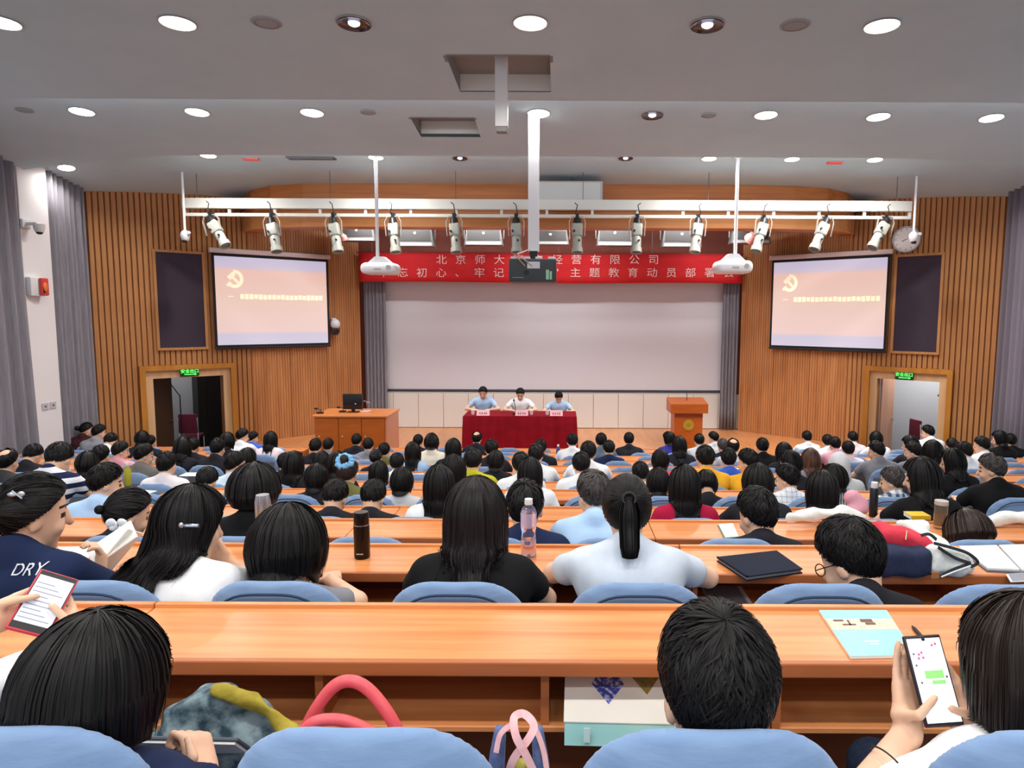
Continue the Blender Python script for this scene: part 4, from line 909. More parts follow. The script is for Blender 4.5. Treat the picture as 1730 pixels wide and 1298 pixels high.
def hand_prims(wr, f, n, side, curl=25, thumb=(.55, .75, -.2), s=1., spread=.0, tip=None):
    """wrist, finger direction, back-of-hand normal, thumb side sign; five bent fingers"""
    f = unit(f); n = unit(np.asarray(n) - f * np.dot(n, f)); sd = np.cross(f, n) * side; R = np.stack([sd, f, n], 1); wr = np.asarray(wr, float)
    P = [('rbox', wr + f * .048 * s, (.038 * s, .046 * s, .014 * s), .012 * s, .012, R), ('cap', wr - f * .02, wr + f * .02 * s, .024 * s, .024 * s, .02, 1)]
    for i, (o, L) in enumerate(((.030, .92), (.010, 1.0), (-.010, .95), (-.029, .76))):
        p = wr + f * .088 * s + sd * o * s; a = math.radians(curl * .6 + i * 2); d0 = f + sd * spread * (1.5 - i) * .2
        for ln, r0, r1, da in ((.042, .0098, .0088, 1.0), (.027, .0088, .008, 1.2), (.02, .008, .0072, .8)):
            dv = unit(unit(d0) * math.cos(a) - n * math.sin(a)); q = p + dv * ln * L * s; P.append(('cap', p, q, r0 * s, r1 * s, .003, 1)); p = q; a += math.radians(curl * da)
    b = wr + f * .018 * s + sd * .030 * s; d1 = unit(f * thumb[0] + sd * thumb[1] + n * thumb[2]); m = b + d1 * .042 * s; d2 = unit(d1 + f * .5 - n * .15); e = m + d2 * .034 * s
    if tip is not None: m, e = np.asarray(tip[0]), np.asarray(tip[1])
    P += [('cap', b, m, .0135 * s, .0105 * s, .008, 1), ('cap', m, e, .0105 * s, .0085 * s, .003, 1)]
    return P
class Pose:
    def __init__(s, lean=10, neck=8, hp=8, hy=0, hr=0, sway=0, arms='desk', sw=.175, bulk=1., sleeve='short', hs=1., sp=.49, nk=.136):
        s.lean, s.neck, s.hp, s.hy, s.hr, s.sway, s.arms, s.sw, s.bulk, s.sleeve, s.hs, s.sp, s.nk = lean, neck, hp, hy, hr, sway, arms, sw, bulk, sleeve, hs, sp, nk
        l = math.radians(lean); s.hip = np.array([0, 0, .46]); s.dir = np.array([sway, math.sin(l), math.cos(l)]); s.N = s.hip + sp * s.dir
        nd = math.radians(lean * .7 + neck); s.Ch = s.N + nk * unit((sway * .5, math.sin(nd), math.cos(nd))); s.R = rotm(hy, hp, hr)
        s.Ch = s.Ch + s.R @ np.array([0, .02, 0])
        # highest point of the hair
        d = np.array([0, 0, 1.]); dl = s.R.T @ d; r = 1 / math.sqrt((dl[0] / .088) ** 2 + (dl[1] / .106) ** 2 + (dl[2] / .118) ** 2)
        s.top = s.Ch + s.R @ (np.array([0, -.008, .018]) * hs) + d * math.sqrt((dl[0] * .088) ** 2 + (dl[1] * .106) ** 2 + (dl[2] * .118) ** 2) * hs
    def key(s): return (s.lean, s.neck, s.hp, s.hy, s.hr, s.sway, str(s.arms), s.sw, s.bulk, s.sleeve, s.hs, s.sp, s.nk)
    def joints(s):
        out = []
        for i, sd in enumerate((-1, 1)):
            sh = s.N + np.array([sd * s.sw, 0, -.055]); a = s.arms if isinstance(s.arms, str) else s.arms[i]
            if a == 'desk': el, wr, hd = np.array([sd * .25, .20 + s.N[1] * .45, .735]), np.array([sd * .11, .42 + s.N[1] * .2, .745]), ((-sd * .35, 1, -.05), (0, 0, 1), 18)
            elif a == 'lap': el, wr, hd = np.array([sd * .24, .02 + s.N[1] * .5, .70]), np.array([sd * .10, .27, .62]), ((-sd * .3, 1, -.1), (0, 0, 1), 30)
            elif a == 'chin':
                wr = s.Ch + s.R @ np.array([sd * .075, .045, -.135]); el = np.array([sd * .20, max(.30, wr[1] + .12), .735]); hd = (unit(s.R @ np.array([0, -.15, 1])), s.R @ np.array([sd, .2, 0]), 35)
            elif a == 'wide': el, wr, hd = np.array([sd * .34, .20 + s.N[1] * .4, .745]), np.array([sd * .13, .40 + s.N[1] * .2, .745]), ((-sd * .7, .7, 0), (0, 0, 1), 20)
            else: el, wr, hd = a
            out.append((sh, np.asarray(el, float), np.asarray(wr, float), hd, sd))
        return out
    def skin(s):
        P = head_prims(s.R, s.Ch, s.hs); nb = s.Ch + s.R @ np.array([0, -.022, -.055])
        P += [('cap', nb, s.N + np.array([0, -.012, -.02]), .050 * s.hs, .058, .02, 1), ('cap', s.hip, s.N - .05 * s.dir, .11, .10, .03, .65)]
        for sh, el, wr, hd, sd in s.joints():
            P += [('cap', sh - np.array([sd * .06, 0, .01]), sh, .05, .05, .03, 1), ('cap', sh, el, .044, .037, .015, 1), ('cap', el, wr, .038, .025, .01, 1)]
            f, n, curl = hd[:3]; kw = hd[3] if len(hd) > 3 else {}
            P += hand_prims(wr + unit(f) * .01, f, n, kw.get('side', sd if False else -sd * -1 * (-1)), curl, kw.get('thumb', (.55, .75, -.2)), kw.get('s', .95), tip=kw.get('tip'))
        return P
    def shirt(s):
        b = s.bulk; d = s.dir; h = s.hip; sw = s.sw
        P = [('cap', h + np.array([-.05, 0, -.02]), h + np.array([.05, 0, -.02]), .125 * b, .125 * b, .03, .85), ('cap', h + np.array([-.045, 0, 0]) + .41 * s.sp * d, h + np.array([.045, 0, 0]) + .41 * s.sp * d, .118 * b, .118 * b, .08, .80), ('cap', h + np.array([-.075, 0, 0]) + .73 * s.sp * d, h + np.array([.075, 0, 0]) + .73 * s.sp * d, .115 * b, .115 * b, .08, .85),
             ('cap', s.N + np.array([-sw + .025, 0, -.06]), s.N + np.array([sw - .025, 0, -.06]), .070, .070, .06, 1), ('cap', s.N + np.array([-sw + .05, -.01, -.035]), s.N + np.array([-.02, -.016, .012]), .048, .054, .03, 1), ('cap', s.N + np.array([sw - .05, -.01, -.035]), s.N + np.array([.02, -.016, .012]), .048, .054, .03, 1), ('cap', s.N + np.array([0, -.012, 0]), s.N + np.array([0, -.014, .026]), .066, .060, .012, 1)]
        for sh, el, wr, hd, sd in s.joints():
            e = sh + (el - sh) * (.5 if s.sleeve == 'short' else 1)
            P.append(('cap', sh, e, .057, .056 if s.sleeve == 'short' else .050, .02, 1))
            if s.sleeve == 'long': P.append(('cap', el, el + (wr - el) * .92, .052, .040, .02, 1))
            elif s.sleeve == 'three': P.append(('cap', el, el + (wr - el) * .3, .050, .046, .02, 1))
        return P
    def trousers(s):
        P = [('cap', (-.06, 0, .47), (.06, 0, .47), .12, .12, .03, .9)]
        for sd in (-1, 1): P += [('cap', (sd * .085, .02, .49), (sd * .10, .40, .505), .082, .066, .04, 1), ('cap', (sd * .10, .40, .505), (sd * .10, .42, .10), .062, .048, .03, 1), ('cap', (sd * .10, .40, .05), (sd * .10, .54, .042), .042, .035, .03, 1)]
        return P
    def bottom(s, V): return V
PCACHE = {}
def body_mesh(p, h):
    k = ('b', p.key(), h)
    if k in PCACHE: return PCACHE[k]
    V, F = solid(p.skin(), h); me = mesh_np('person', V, F); c = (V[F].mean(1) - p.Ch) @ p.R / p.hs; mi = np.zeros(len(F), np.int32)
    x, y, z = np.abs(c[:, 0]), c[:, 1], c[:, 2]; fr = y > .055
    mi[fr & (x > .017) & (x < .046) & (z > -.006) & (z < .010)] = 2; mi[fr & (x > .014) & (x < .05) & (z > .026) & (z < .036)] = 2; mi[fr & (x < .023) & (z > -.076) & (z < -.062)] = 1
    for m in (skin_m, lip_m, eye_m): me.materials.append(m)
    me.polygons.foreach_set('material_index', mi); PCACHE[k] = me; return me
def cloth_mesh(p, which, h):
    k = (which, p.key(), h)
    if k not in PCACHE:
        V, F = solid(getattr(p, which)(), h)
        if which == 'shirt':                       # loose folds
            n = .006 * np.sin(V[:, 2] * 46 + V[:, 0] * 17) * np.clip((.95 - V[:, 2]) * 3, 0, 1); V[:, 1] += n
        if which == 'trousers': V[:, 2] = np.maximum(V[:, 2], .004)
        PCACHE[k] = mesh_np(which, V, F); PCACHE[k].materials.append(None)
    return PCACHE[k]

# ---------------------------------------------------------------- hair
D2R = math.pi / 180
ER = np.array([1., 0, 0]); POLES = dict(back=(np.array([0, -.5, .866]), np.array([0, .866, .5]), [77, 83, 92, 98, 107]), top=(np.array([0, -.12, .9928]), np.array([0, .9928, .12]), [56, 64, 86, 95, 106])); CROWN = 'back'
def hdir(th, ph): PO, EF, _ = POLES[CROWN]; return np.cos(th)[..., None] * PO + np.sin(th)[..., None] * (np.cos(ph)[..., None] * EF + np.sin(ph)[..., None] * ER)
def shell(d, thick):
    r = 1 / np.sqrt((d[..., 0] / .076) ** 2 + (d[..., 1] / .093) ** 2 + (d[..., 2] / .104) ** 2)
    return np.array([0, -.008, .018]) + d * (r + thick)[..., None]
def thmax(ph, nape=115): a = np.abs((ph + math.pi) % (2 * math.pi) - math.pi) / D2R; return np.interp(a, [0, 40, 70, 95, 125, 180], POLES[CROWN][2] + [nape + (22 if CROWN == 'top' else 0)]) * D2R
def ribbons(P, Nn, w, rng, tiltmax=.6):
    """P (N,T,3) strands, Nn outward normals -> quads"""
    N_, T_, _ = P.shape; tg = np.gradient(P, axis=1); tg /= np.maximum(np.linalg.norm(tg, axis=2, keepdims=True), 1e-9)
    sd = np.cross(Nn, tg); sd /= np.maximum(np.linalg.norm(sd, axis=2, keepdims=True), 1e-9); a = rng.uniform(-tiltmax, tiltmax, (N_, 1, 1)); sd = sd * np.cos(a) + Nn * np.sin(a)
    prof = (np.sin(np.linspace(.25, 1, T_) * math.pi) * .8 + .2)[None, :, None]; ww = np.asarray(w).reshape(-1, 1, 1) if np.ndim(w) else w
    A, B = P - sd * ww * prof / 2, P + sd * ww * prof / 2; V = np.stack([A, B], 2).reshape(-1, 3)
    i = np.arange(N_)[:, None] * T_ * 2 + np.arange(T_ - 1)[None] * 2; F = np.stack([i, i + 1, i + 3, i + 2], -1).reshape(-1, 4); return V, F
def hair_mesh(p, style, nr, seed=0, L=None, wide=1., wave=0., drift=0.):
    key = ('h', p.key(), style, nr, seed, L, wide, wave, drift)
    if key in PCACHE: return PCACHE[key]
    rng = np.random.RandomState(seed + 11); R, Cc, hs = p.R, p.Ch, p.hs; W = lambda q: Cc + (q * hs) @ R.T
    sh = p.shirt(); Vs, Fs = [], []; base = 0
    def put(V, F):
        nonlocal base
        Vs.append(V); Fs.append(F + base); base += len(V)
    def sheet(G, closed=True):
        m, t, _ = G.shape; V = G.reshape(-1, 3); i = np.arange(m if closed else m - 1); j = np.arange(t - 1); a = i[:, None] * t + j[None]; b = ((i + 1) % m)[:, None] * t + j[None]
        put(V, np.stack([a, a + 1, b + 1, b], -1).reshape(-1, 4))
    def push(Q, gap=.012):
        for _ in range(3):
            d = sdf(sh, Q); e = .004; g = np.stack([sdf(sh, Q + np.eye(3)[i] * e) - d for i in range(3)], -1); g /= np.maximum(np.linalg.norm(g, axis=-1, keepdims=True), 1e-9)
            Q = Q + g * np.maximum(0, gap - d)[..., None]
        return Q
    cen = Cc + R @ (np.array([0, -.008, .018]) * hs)
    global CROWN
    hl = style in ('long', 'bob', 'longbrown'); CROWN = 'top' if hl else 'back'
    if style in ('short', 'greyshort', 'balding', 'bald'):
        t0 = {'bald': 34, 'balding': 16}.get(style, 0) * D2R; top = .017 * wide
        ph = np.linspace(-math.pi, math.pi, 48, endpoint=False); tt = np.linspace(0, 1, 12); TH = t0 + (thmax(ph)[:, None] - t0) * tt[None]; PH = ph[:, None] + 0 * TH
        lump = .004 * np.sin(PH * 5 + TH * 3) + .003 * np.sin(PH * 9 - TH * 7 + 1); th = np.interp(TH / D2R, [0, 55, 88, 116], [top, top * .95, .008, .0015]) + lump * (TH < 1.5)
        sheet(W(shell(hdir(TH, PH), th - .003)))
        n = nr; p0 = rng.uniform(-math.pi, math.pi, n); tm = thmax(p0); a0 = t0 + (tm - t0) * rng.uniform(0, .92, n) ** .8; dt = rng.uniform(18, 34, n) * D2R; T_ = 6; s = np.linspace(0, 1, T_)
        TH = a0[:, None] + np.minimum(dt, np.maximum(tm - a0 + .06, .1))[:, None] * s; PH = p0[:, None] + rng.normal(0, .22, n)[:, None] * s + .35 * s * (1 - np.clip(TH, 0, 1))
        th = np.interp(TH / D2R, [0, 55, 88, 116], [top, top * .95, .008, .0015]) + s * np.interp(TH / D2R, [0, 80, 100], [1, 1, .3]) * rng.uniform(-.001, .007, n)[:, None]; Dv = hdir(TH, PH); V, F = ribbons(W(shell(Dv, th)), Dv @ R.T, .0065 if nr < 3000 else .0045, rng); put(V, F)
    elif hl:
        LL = L if L is not None else (.12 if style == 'bob' else .30)
        def guides(ph, jit, lenf, T1=9, T2=14):
            a = np.abs((ph + math.pi) % (2 * math.pi) - math.pi) / D2R; te = np.minimum(thmax(ph), np.interp(a, [0, 70, 100, 140, 180], [90, 90, 90, 92, 94]) * D2R); s = np.linspace(0, 1, T1); TH = te[:, None] * s; PH = ph[:, None] + 0 * TH
            th = np.interp(TH / D2R, [0, 60, 100], [.016, .020 * wide, .022 * wide]) + jit[:, None]; G = W(shell(hdir(TH, PH), th)); tg = G[:, -1] - G[:, -2]; tg /= np.linalg.norm(tg, axis=1, keepdims=True)
            fall = LL * np.clip((a - 48) / 30, .02, 1) * lenf; st = fall / T2; q = G[:, -1]; out = [q]
            for i in range(T2):
                wv = min(1, (i + 1) / 4); d = tg * (1 - wv) + np.array([0, 0, -1.]) * wv
                if style == 'bob': d = d + (cen - q) * np.array([1, 1, 0]) * (.5 + 2.2 * i / T2)
                else: d = d + (cen - q) * np.array([1, .3, 0]) * (1.1 if i > 4 else .3)
                if wave: d = d + np.stack([np.sin(i * .9 + ph * 3), np.cos(i * .8 + ph * 2) * .4, 0 * ph], 1) * wave
                if drift: d = d + np.array([drift, -abs(drift) * .4, 0]) * min(1, i / 4)
                d = d / np.linalg.norm(d, axis=1, keepdims=True); q = q + d * st[:, None]; out.append(q)
            Q = push(np.stack(out[1:], 1), .014 + 0); return np.concatenate([G, Q], 1)
        ph = np.linspace(-math.pi, math.pi, 64, endpoint=False); sheet(guides(ph, np.full(64, -.004), np.ones(64)))
        n = nr; ph = rng.uniform(-math.pi, math.pi, n); G = guides(ph, rng.uniform(-.002, .006, n), rng.uniform(.82, 1.05, n), 9, 12)
        G[:, 9:] += (G[:, 9:] - cen) * rng.uniform(-.01, .03, (n, 1, 1)) * np.array([1, 1, 0]); G += rng.normal(0, .0012, (n, 1, 3))
        sel = rng.randint(0, 7, n); T_ = 12; idx = sel[:, None] + np.arange(T_)[None]; G = np.take_along_axis(G, np.minimum(idx, G.shape[1] - 1)[..., None].repeat(3, 2), 1)
        Nn = G - cen; Nn[:, :, 2] *= .3; Nn /= np.linalg.norm(Nn, axis=2, keepdims=True); V, F = ribbons(G, Nn, .0075 if nr < 3000 else .0042, rng, .5); put(V, F)
    else:                                          # hair drawn back: bun, ponytail, scrunchie
        tie = {'pony': np.array([0, -.94, .34]), 'bun': np.array([0, -.96, -.10]), 'scrunchie': np.array([.0, -.62, .78]), 'topbun': np.array([0, -.5, .87])}[style]; tie = unit(tie)
        ph = np.linspace(-math.pi, math.pi, 48, endpoint=False); TH = thmax(ph, 111)[:, None] * np.linspace(0, 1, 12); PH = ph[:, None] + 0 * TH; sheet(W(shell(hdir(TH, PH), np.interp(TH / D2R, [0, 80, 111], [.012, .010, .003]))))
        n = nr; p0 = rng.uniform(-math.pi, math.pi, n); th0 = thmax(p0, 111) * rng.uniform(.3, 1, n); d0 = hdir(th0, p0); T_ = 7; s = np.linspace(0, .8, T_)[None, :, None] * rng.uniform(.5, 1.1, (n, 1, 1)); Dv = d0[:, None] * (1 - s) + tie * s; Dv /= np.linalg.norm(Dv, axis=2, keepdims=True)
        V, F = ribbons(W(shell(Dv, .0115 + rng.uniform(0, .003, (n, 1)) * np.ones(T_))), Dv @ R.T, .006, rng, .4); put(V, F)
        kp = W(shell(tie[None], np.array([.012])))[0]
        if style == 'pony':
            LL = L or .27; T_ = 12; s = np.linspace(0, 1, T_); out = R @ tie
            path = kp + out * (np.sin(np.minimum(s * 2.2, 1.57)) * .035)[:, None] + np.array([0, 0, -1.]) * (s ** 1.25 * LL)[:, None]; path = push(path[None], .03)[0]; rad = np.interp(s, [0, .08, .3, .75, 1], [.020, .024, .034, .030, .008]) * wide
            ang = np.linspace(0, 2 * math.pi, 16, endpoint=False); sheet(path[None] + np.stack([np.cos(ang), np.sin(ang) * .8, 0 * ang], 1)[:, None] * (rad * .93)[None, :, None])
            n = nr // 3; an = rng.uniform(0, 2 * math.pi, n); rr = rng.uniform(.7, 1.12, n); of = np.stack([np.cos(an), np.sin(an) * .8, 0 * an], 1); G = path[None] + of[:, None] * rr[:, None, None] * rad[None, :, None]; V, F = ribbons(G, np.repeat(of[:, None], T_, 1), .006, rng, .5); put(V, F)
        else:
            rb = (.042 if style == 'bun' else .034) * (wide); c = kp + (R @ tie) * rb * .55; nb = max(60, nr // 4)
            u_, v_ = np.meshgrid(np.linspace(0, 2 * math.pi, 18, endpoint=False), np.linspace(.05, math.pi - .05, 10), indexing='ij'); sp_ = np.stack([np.cos(u_) * np.sin(v_), np.sin(u_) * np.sin(v_), np.cos(v_)], -1); sheet(c + sp_ * rb * .95)
            a0 = rng.uniform(0, 6.28, nb); b0 = rng.uniform(.3, 2.8, nb); T_ = 7; s = np.linspace(0, 1, T_); A = a0[:, None] + s * 1.6; B = b0[:, None] + .3 * np.sin(A); sp_ = np.stack([np.cos(A) * np.sin(B), np.sin(A) * np.sin(B), np.cos(B)], -1); V, F = ribbons(c + sp_ * rb * 1.02, sp_, .006, rng, .5); put(V, F)
    me = mesh_np('hair', np.concatenate(Vs), np.concatenate(Fs)); me.materials.append(None); PCACHE[key] = me; return me
HMAT = dict(greyshort=hair_grey, longbrown=hair_ombre, scrunchie=hair_brown, balding=hair_grey)
PEOPLE = []
def person(p, style, shirt, root, s, label, q=0, rz=0., hmat=None, legs=None, hairkw=None, group=None, hb2=None):
    """q: 0 far, 1 middle, 2 near"""
    hb, hc, ht, nr = ((.0135, .017, .026, 260), (.0105, .014, .026, 600), (.0085, .011, .024, 3500))[q]; hb = hb2 or hb
    o = link('person', body_mesh(p, hb)); o.location = root; o.scale = (s, s, s); o.rotation_euler = (0, 0, rz); tag(o, label, 'person', group)
    link('shirt', cloth_mesh(p, 'shirt', hc), shirt_mat(shirt), o, own=True); link('trousers', cloth_mesh(p, 'trousers', ht), legs or trouser_m, o, own=True)
    if style == 'hood':
        T = lambda v: p.Ch + p.R @ np.asarray(v); V, F = solid([('ell', T((0, -.02, .015)), (.098, .118, .128), 0, p.R), ('ell', T((0, -.04, -.10)), (.10, .09, .09), .05, p.R), ('sub', T((0, .11, -.02)), (.07, .09, .10), 0, p.R)], .012)
        link('hood', mesh_np('hood', V, F), shirt_mat(shirt), o)
    elif style: link('hair', hair_mesh(p, style, nr, **(hairkw or {})), hmat or HMAT.get(style, hair_black), o, own=True)
    if style == 'scrunchie':
        kp = p.Ch + p.R @ (unit((0, -.62, .78)) * .125); b = MB()
        b.tube([tuple(kp + p.R @ (np.array([math.cos(a), .35 * math.sin(a), .75 * math.sin(a)]) * (.056 + .008 * math.sin(a * 9)))) for a in np.linspace(0, 2 * math.pi, 37)], [.024 + .008 * math.sin(i * 2.1) for i in range(37)], 8)
        b.obj('scrunchie', M('scrunchie_blue', '#7fbbe8', .9), o, True, angle=180)
    PEOPLE.append((root, s, p)); return o
def solve(p, px, py, d, k, rz=0., fz=None):
    """root and scale that put the top of the head on a pixel at distance d, feet on tier k"""
    fz = ROWZ[k] if fz is None else fz
    t = at_d(px, py, d); s = (t[2] - fz) / p.top[2]; c_, s_ = math.cos(rz), math.sin(rz); tx, ty = p.top[0] * c_ - p.top[1] * s_, p.top[0] * s_ + p.top[1] * c_
    return (t[0] - tx * s, t[1] - ty * s, fz), s

# ---------------------------------------------------------------- the audience further down: head column, head top row, head width, hair, top, way of looking
CROWD = """
8 758 40 bald darkgrey fwd
47 752 36 short dark down
92 749 46 short stripe down
142 714 20 bun maroon right
163 718 20 short grey right
184 732 24 short white down
168 752 30 short dark fwd
140 765 36 bob maroon fwd
198 747 26 short pink right
237 729 20 bob dark fwd
248 737 16 short dark fwd
241 750 27 short greybrown right
275 765 36 short whitepink fwd
302 741 25 long dark fwd
308 735 16 bun dark fwd
325 740 18 short dark fwd
362 742 22 short dark fwd
383 731 24 bob dark fwd
340 793 32 short dark down
392 765 34 short paleblue right
410 760 26 bob dark fwd
409 724 20 short white right
425 730 18 short royal right
455 730 22 long pinkwhite fwd
491 765 34 long dark fwd
475 768 24 short dark fwd
527 788 34 bob dark fwd
532 741 21 short dark fwd
551 742 16 short grey fwd
538 766 30 bob dark fwd
568 764 28 bob dark fwd
555 818 52 short dark down
580 776 40 scrunchie olive fwd
624 816 52 short dark down
602 733 16 short dark fwd
619 742 19 short grey fwd
646 750 22 short olive fwd
631 761 24 bun dark fwd
635 783 38 long dark fwd
667 768 30 short white fwd
674 805 40 bob lightgrey fwd
697 747 28 long lightblue fwd
706 734 16 short dark fwd
728 733 26 bob cream fwd
764 743 26 long dark fwd
741 787 48 long white fwd
765 769 40 long dark fwd
797 760 30 short yellowolive fwd
805 729 17 bald dark fwd
829 744 21 short dark fwd
836 764 23 bob dark fwd
880 764 30 short white fwd
905 752 26 short white fwd
895 776 36 long white fwd
913 742 20 short dark hand
967 733 20 short white fwd
994 745 28 short white fwd
982 764 36 short white fwd
1016 732 22 short greyblue fwd
1029 744 18 short navy fwd
1063 731 17 short dark fwd
1084 783 30 short white fwd
1115 795 34 bob dark fwd
1158 788 54 long crimson fwd
1117 761 27 bob coral fwd
1131 730 19 bob purple left
1149 738 21 long dark fwd
1183 734 16 short lightgrey fwd
1207 730 16 short lightgrey left
1223 742 17 greyshort dark fwd
1241 742 17 bald lightgrey fwd
1192 752 34 short yellow fwd
1235 760 33 short royal fwd
1266 759 30 short yellow left
1291 741 24 short black fwd
1199 809 28 bob dark down
1287 788 40 bob dark fwd
1326 748 25 long dark fwd
1340 764 30 bob dark left
1337 788 42 short whitecheck left
1371 758 28 longbrown grey fwd
1366 729 18 short white fwd
1401 735 15 short white fwd
1414 739 12 short pink fwd
1434 745 20 short pinkwhite fwd
1444 730 19 short pinkwhite fwd
1396 799 50 long white fwd
1418 789 36 bob greystripe left
1419 765 34 hood lightgrey fwd
1481 729 20 bob white fwd
1486 747 24 short grey left
1571 719 20 short white left
1541 737 24 bob dark left
1549 748 26 short grey left
1577 744 30 long magenta fwd
1610 740 18 pony dark fwd
1614 759 34 long black left
1635 748 24 short white left
1662 738 26 short white left
1690 728 26 bob black left
1710 733 18 short black fwd
1687 769 38 balding black left
1570 778 60 long black left
1518 793 36 greyshort plaid left
167 785 58 short lightblue right
"""
POSES = {}
def crowd_pose(lean, act, fem, i):
    sw = .155 if fem else .178; v = i % 2
    k = (lean, act, fem, v)
    if k not in POSES:
        ar = 'desk' if lean > 8 else 'lap'
        kw = dict(fwd=dict(hp=10 + 6 * v, neck=8, hy=8 * v - 3), down=dict(hp=40, neck=22, hy=5 - 10 * v), left=dict(hp=14, neck=10, hy=52), right=dict(hp=16, neck=10, hy=-50), hand=dict(hp=14, neck=10, hy=12, hr=6))[act]
        if act in ('left', 'right') and v: ar = ('desk', 'chin') if act == 'left' else ('chin', 'desk')
        if act == 'hand': ar = ('desk', 'chin')
        POSES[k] = Pose(lean=lean, arms=ar, sw=sw, bulk=.9 if fem else 1.03, **kw)
    return POSES[k]
rows_seen = {}
plist = []
ents = [l.split() for l in CROWD.split('\n') if len(l.split()) >= 6]; cands = []
for a in ents:
    px, py, w_ = map(float, a[:3]); c = {}
    for k in range(3, 12):
        for off in np.arange(.14, .56, .04):
            d = ROWD[k] + off; q = at_d(px, py, d); H_ = q[2] - ROWZ[k]; Wd = w_ * d / 1165; Ht = 1.10 if a[5] == 'down' else 1.18
            v = ((H_ - Ht) / .07) ** 2 + ((Wd - .185) / .04) ** 2 + ((off - .3) / .25) ** 2
            if k not in c or v < c[k][0]: c[k] = (v, d, off, q)
    cands.append(c)
order = sorted(range(len(ents)), key=lambda i: -float(ents[i][2])); taken = []; choice = {}
for sweep in range(3):                                   # people who would sit in one another move a row up or down
    for i in order:
        best = None
        for k, (v, d, off, q) in cands[i].items():
            pen = sum(max(0, .38 - abs(q[0] - x2)) * 18 for j, (k2, x2) in choice.items() if k2 == k and j != i)
            if best is None or v + pen < best[0]: best = (v + pen, k, d, off, q)
        choice[i] = (best[1], best[4][0]); cands[i]['pick'] = None if False else cands[i].get('pick'); cands[i].pop('pick', None); ents[i][6:] = [best]
for i, a in enumerate(ents):
    _, k, d, off, q = a[6]
    fem = a[3] in ('long', 'bob', 'bun', 'pony', 'scrunchie', 'longbrown')
    lean = 4 if off < .25 else (14 if off < .40 else 26)
    plist.append(dict(i=i, px=float(a[0]), py=float(a[1]), k=k, d=d, X=q[0], hair=a[3], shirt=a[4], act=a[5], fem=fem, lean=lean))
for k in range(12):
    for j, e in enumerate(sorted([e for e in plist if e['k'] == k], key=lambda e: e['X'])): e['n'] = j
for e in plist:
    p = crowd_pose(e['lean'], e['act'], e['fem'], e['i']); root, s = solve(p, e['px'], e['py'], e['d'], e['k']); s = min(1.14, max(.86, s))
    back = ROWD[e['k']] + .16
    if root[1] < back: root = (root[0], back, root[2])
    blk = 'pillar-side block' if e['X'] < -4.1 else ('podium-side block' if e['X'] > 3.4 else 'centre block')
    lab = 'person, %s, %s, %s row from stage, %s from pillar' % (HAIRWORD[e['hair']], SHWORD[e['shirt']], ORD[11 - e['k']], ORD[e['n']])
    person(p, e['hair'], e['shirt'], root, s, lab, q=1 if e['k'] < 5 else 0, hairkw=dict(L=.26) if e['hair'] in ('long', 'longbrown') else {}, group='seated audience')
    if not any(abs(c2[0] - root[0]) < .36 and c2[2] == e['k'] for c2 in CHAIRS):
        chair(root[0], e['k'], 'blue padded extra seat by the aisle, %s row from stage, under %s person from pillar' % (ORD[11 - e['k']], ORD[e['n']]))

# ---------------------------------------------------------------- people in the nearest rows, each posed on its own
def near(px, py, d, k, style, shirt, lab, armsW=None, q=2, rz=0., hairkw=None, hmat=None, legs=None, fz=None, hb2=None, **kw):
    p = Pose(**kw); root, s = solve(p, px, py, d, k, rz, fz)
    if armsW:
        cv = lambda P: (np.asarray(P, float) - np.asarray(root)) / s
        arms = tuple(a if isinstance(a, str) else (cv(a[0]), cv(a[1]), (*a[2][:3], dict(a[2][3], tip=[cv(v) for v in a[2][3]['tip']]) if 'tip' in a[2][3] else a[2][3])) for a in armsW); p = Pose(arms=arms, **kw)
    o = person(p, style, shirt, root, s, lab, q, rz, hmat, legs, hairkw, hb2=hb2); return o, p, root, s
def view_axes(px, py):
    n = -unit(ray(px, py)); r = unit(np.cross((0, 0, 1.), n)); return unit(r), unit(np.cross(n, r)), n      # right, up, towards the camera
def H(f, n, curl, **kw): return (tuple(np.asarray(f, float)), tuple(np.asarray(n, float)), curl, kw)
def head_pt(p, root, s, v): return np.asarray(root) + s * (p.Ch + p.R @ (np.asarray(v, float) * p.hs))
# --- nearest row
r_, u_, n_ = view_axes(325, 1262)
oA1, pA1, rA1, sA1 = near(150, 1046, 1.12, 0, 'bob', 'navy', 'woman with bobbed black hair in the nearest row, dark sleeve, fist resting forward', armsW=('lap', (at_d(250, 1400, 1.10), at_d(345, 1318, 1.16), H(u_ * .9 - r_ * .12 - n_ * .35, r_ * .6 + n_ * .75, 80, tip=(at_d(326, 1280, 1.15), at_d(317, 1249, 1.165)), side=-1, s=.92))), hb2=.0065, lean=-8, neck=14, hp=16, hy=-8, sp=.38, hs=1.12, sleeve='long', sw=.16, hairkw=dict(L=.13, wide=1.5))
oA2, pA2, rA2, sA2 = near(1213, 1032, 1.11, 0, 'short', 'dark', 'man with thick short black hair in the nearest row, seen from behind', arms='lap', lean=-8, neck=16, hp=14, hy=6, sp=.40, hs=1.23, hairkw=dict(wide=1.3, seed=3))
r_, u_, n_ = view_axes(1575, 1150); PH3 = at_d(1575, 1149, 1.22); a3 = math.radians(18)
up3 = u_ * math.cos(a3) - r_ * math.sin(a3); rt3 = r_ * math.cos(a3) + u_ * math.sin(a3); yw = math.radians(30); rt3b = rt3 * math.cos(yw) - n_ * math.sin(yw); nm3 = unit(np.cross(rt3b, up3)); nm3 = nm3 if nm3 @ n_ > 0 else -nm3
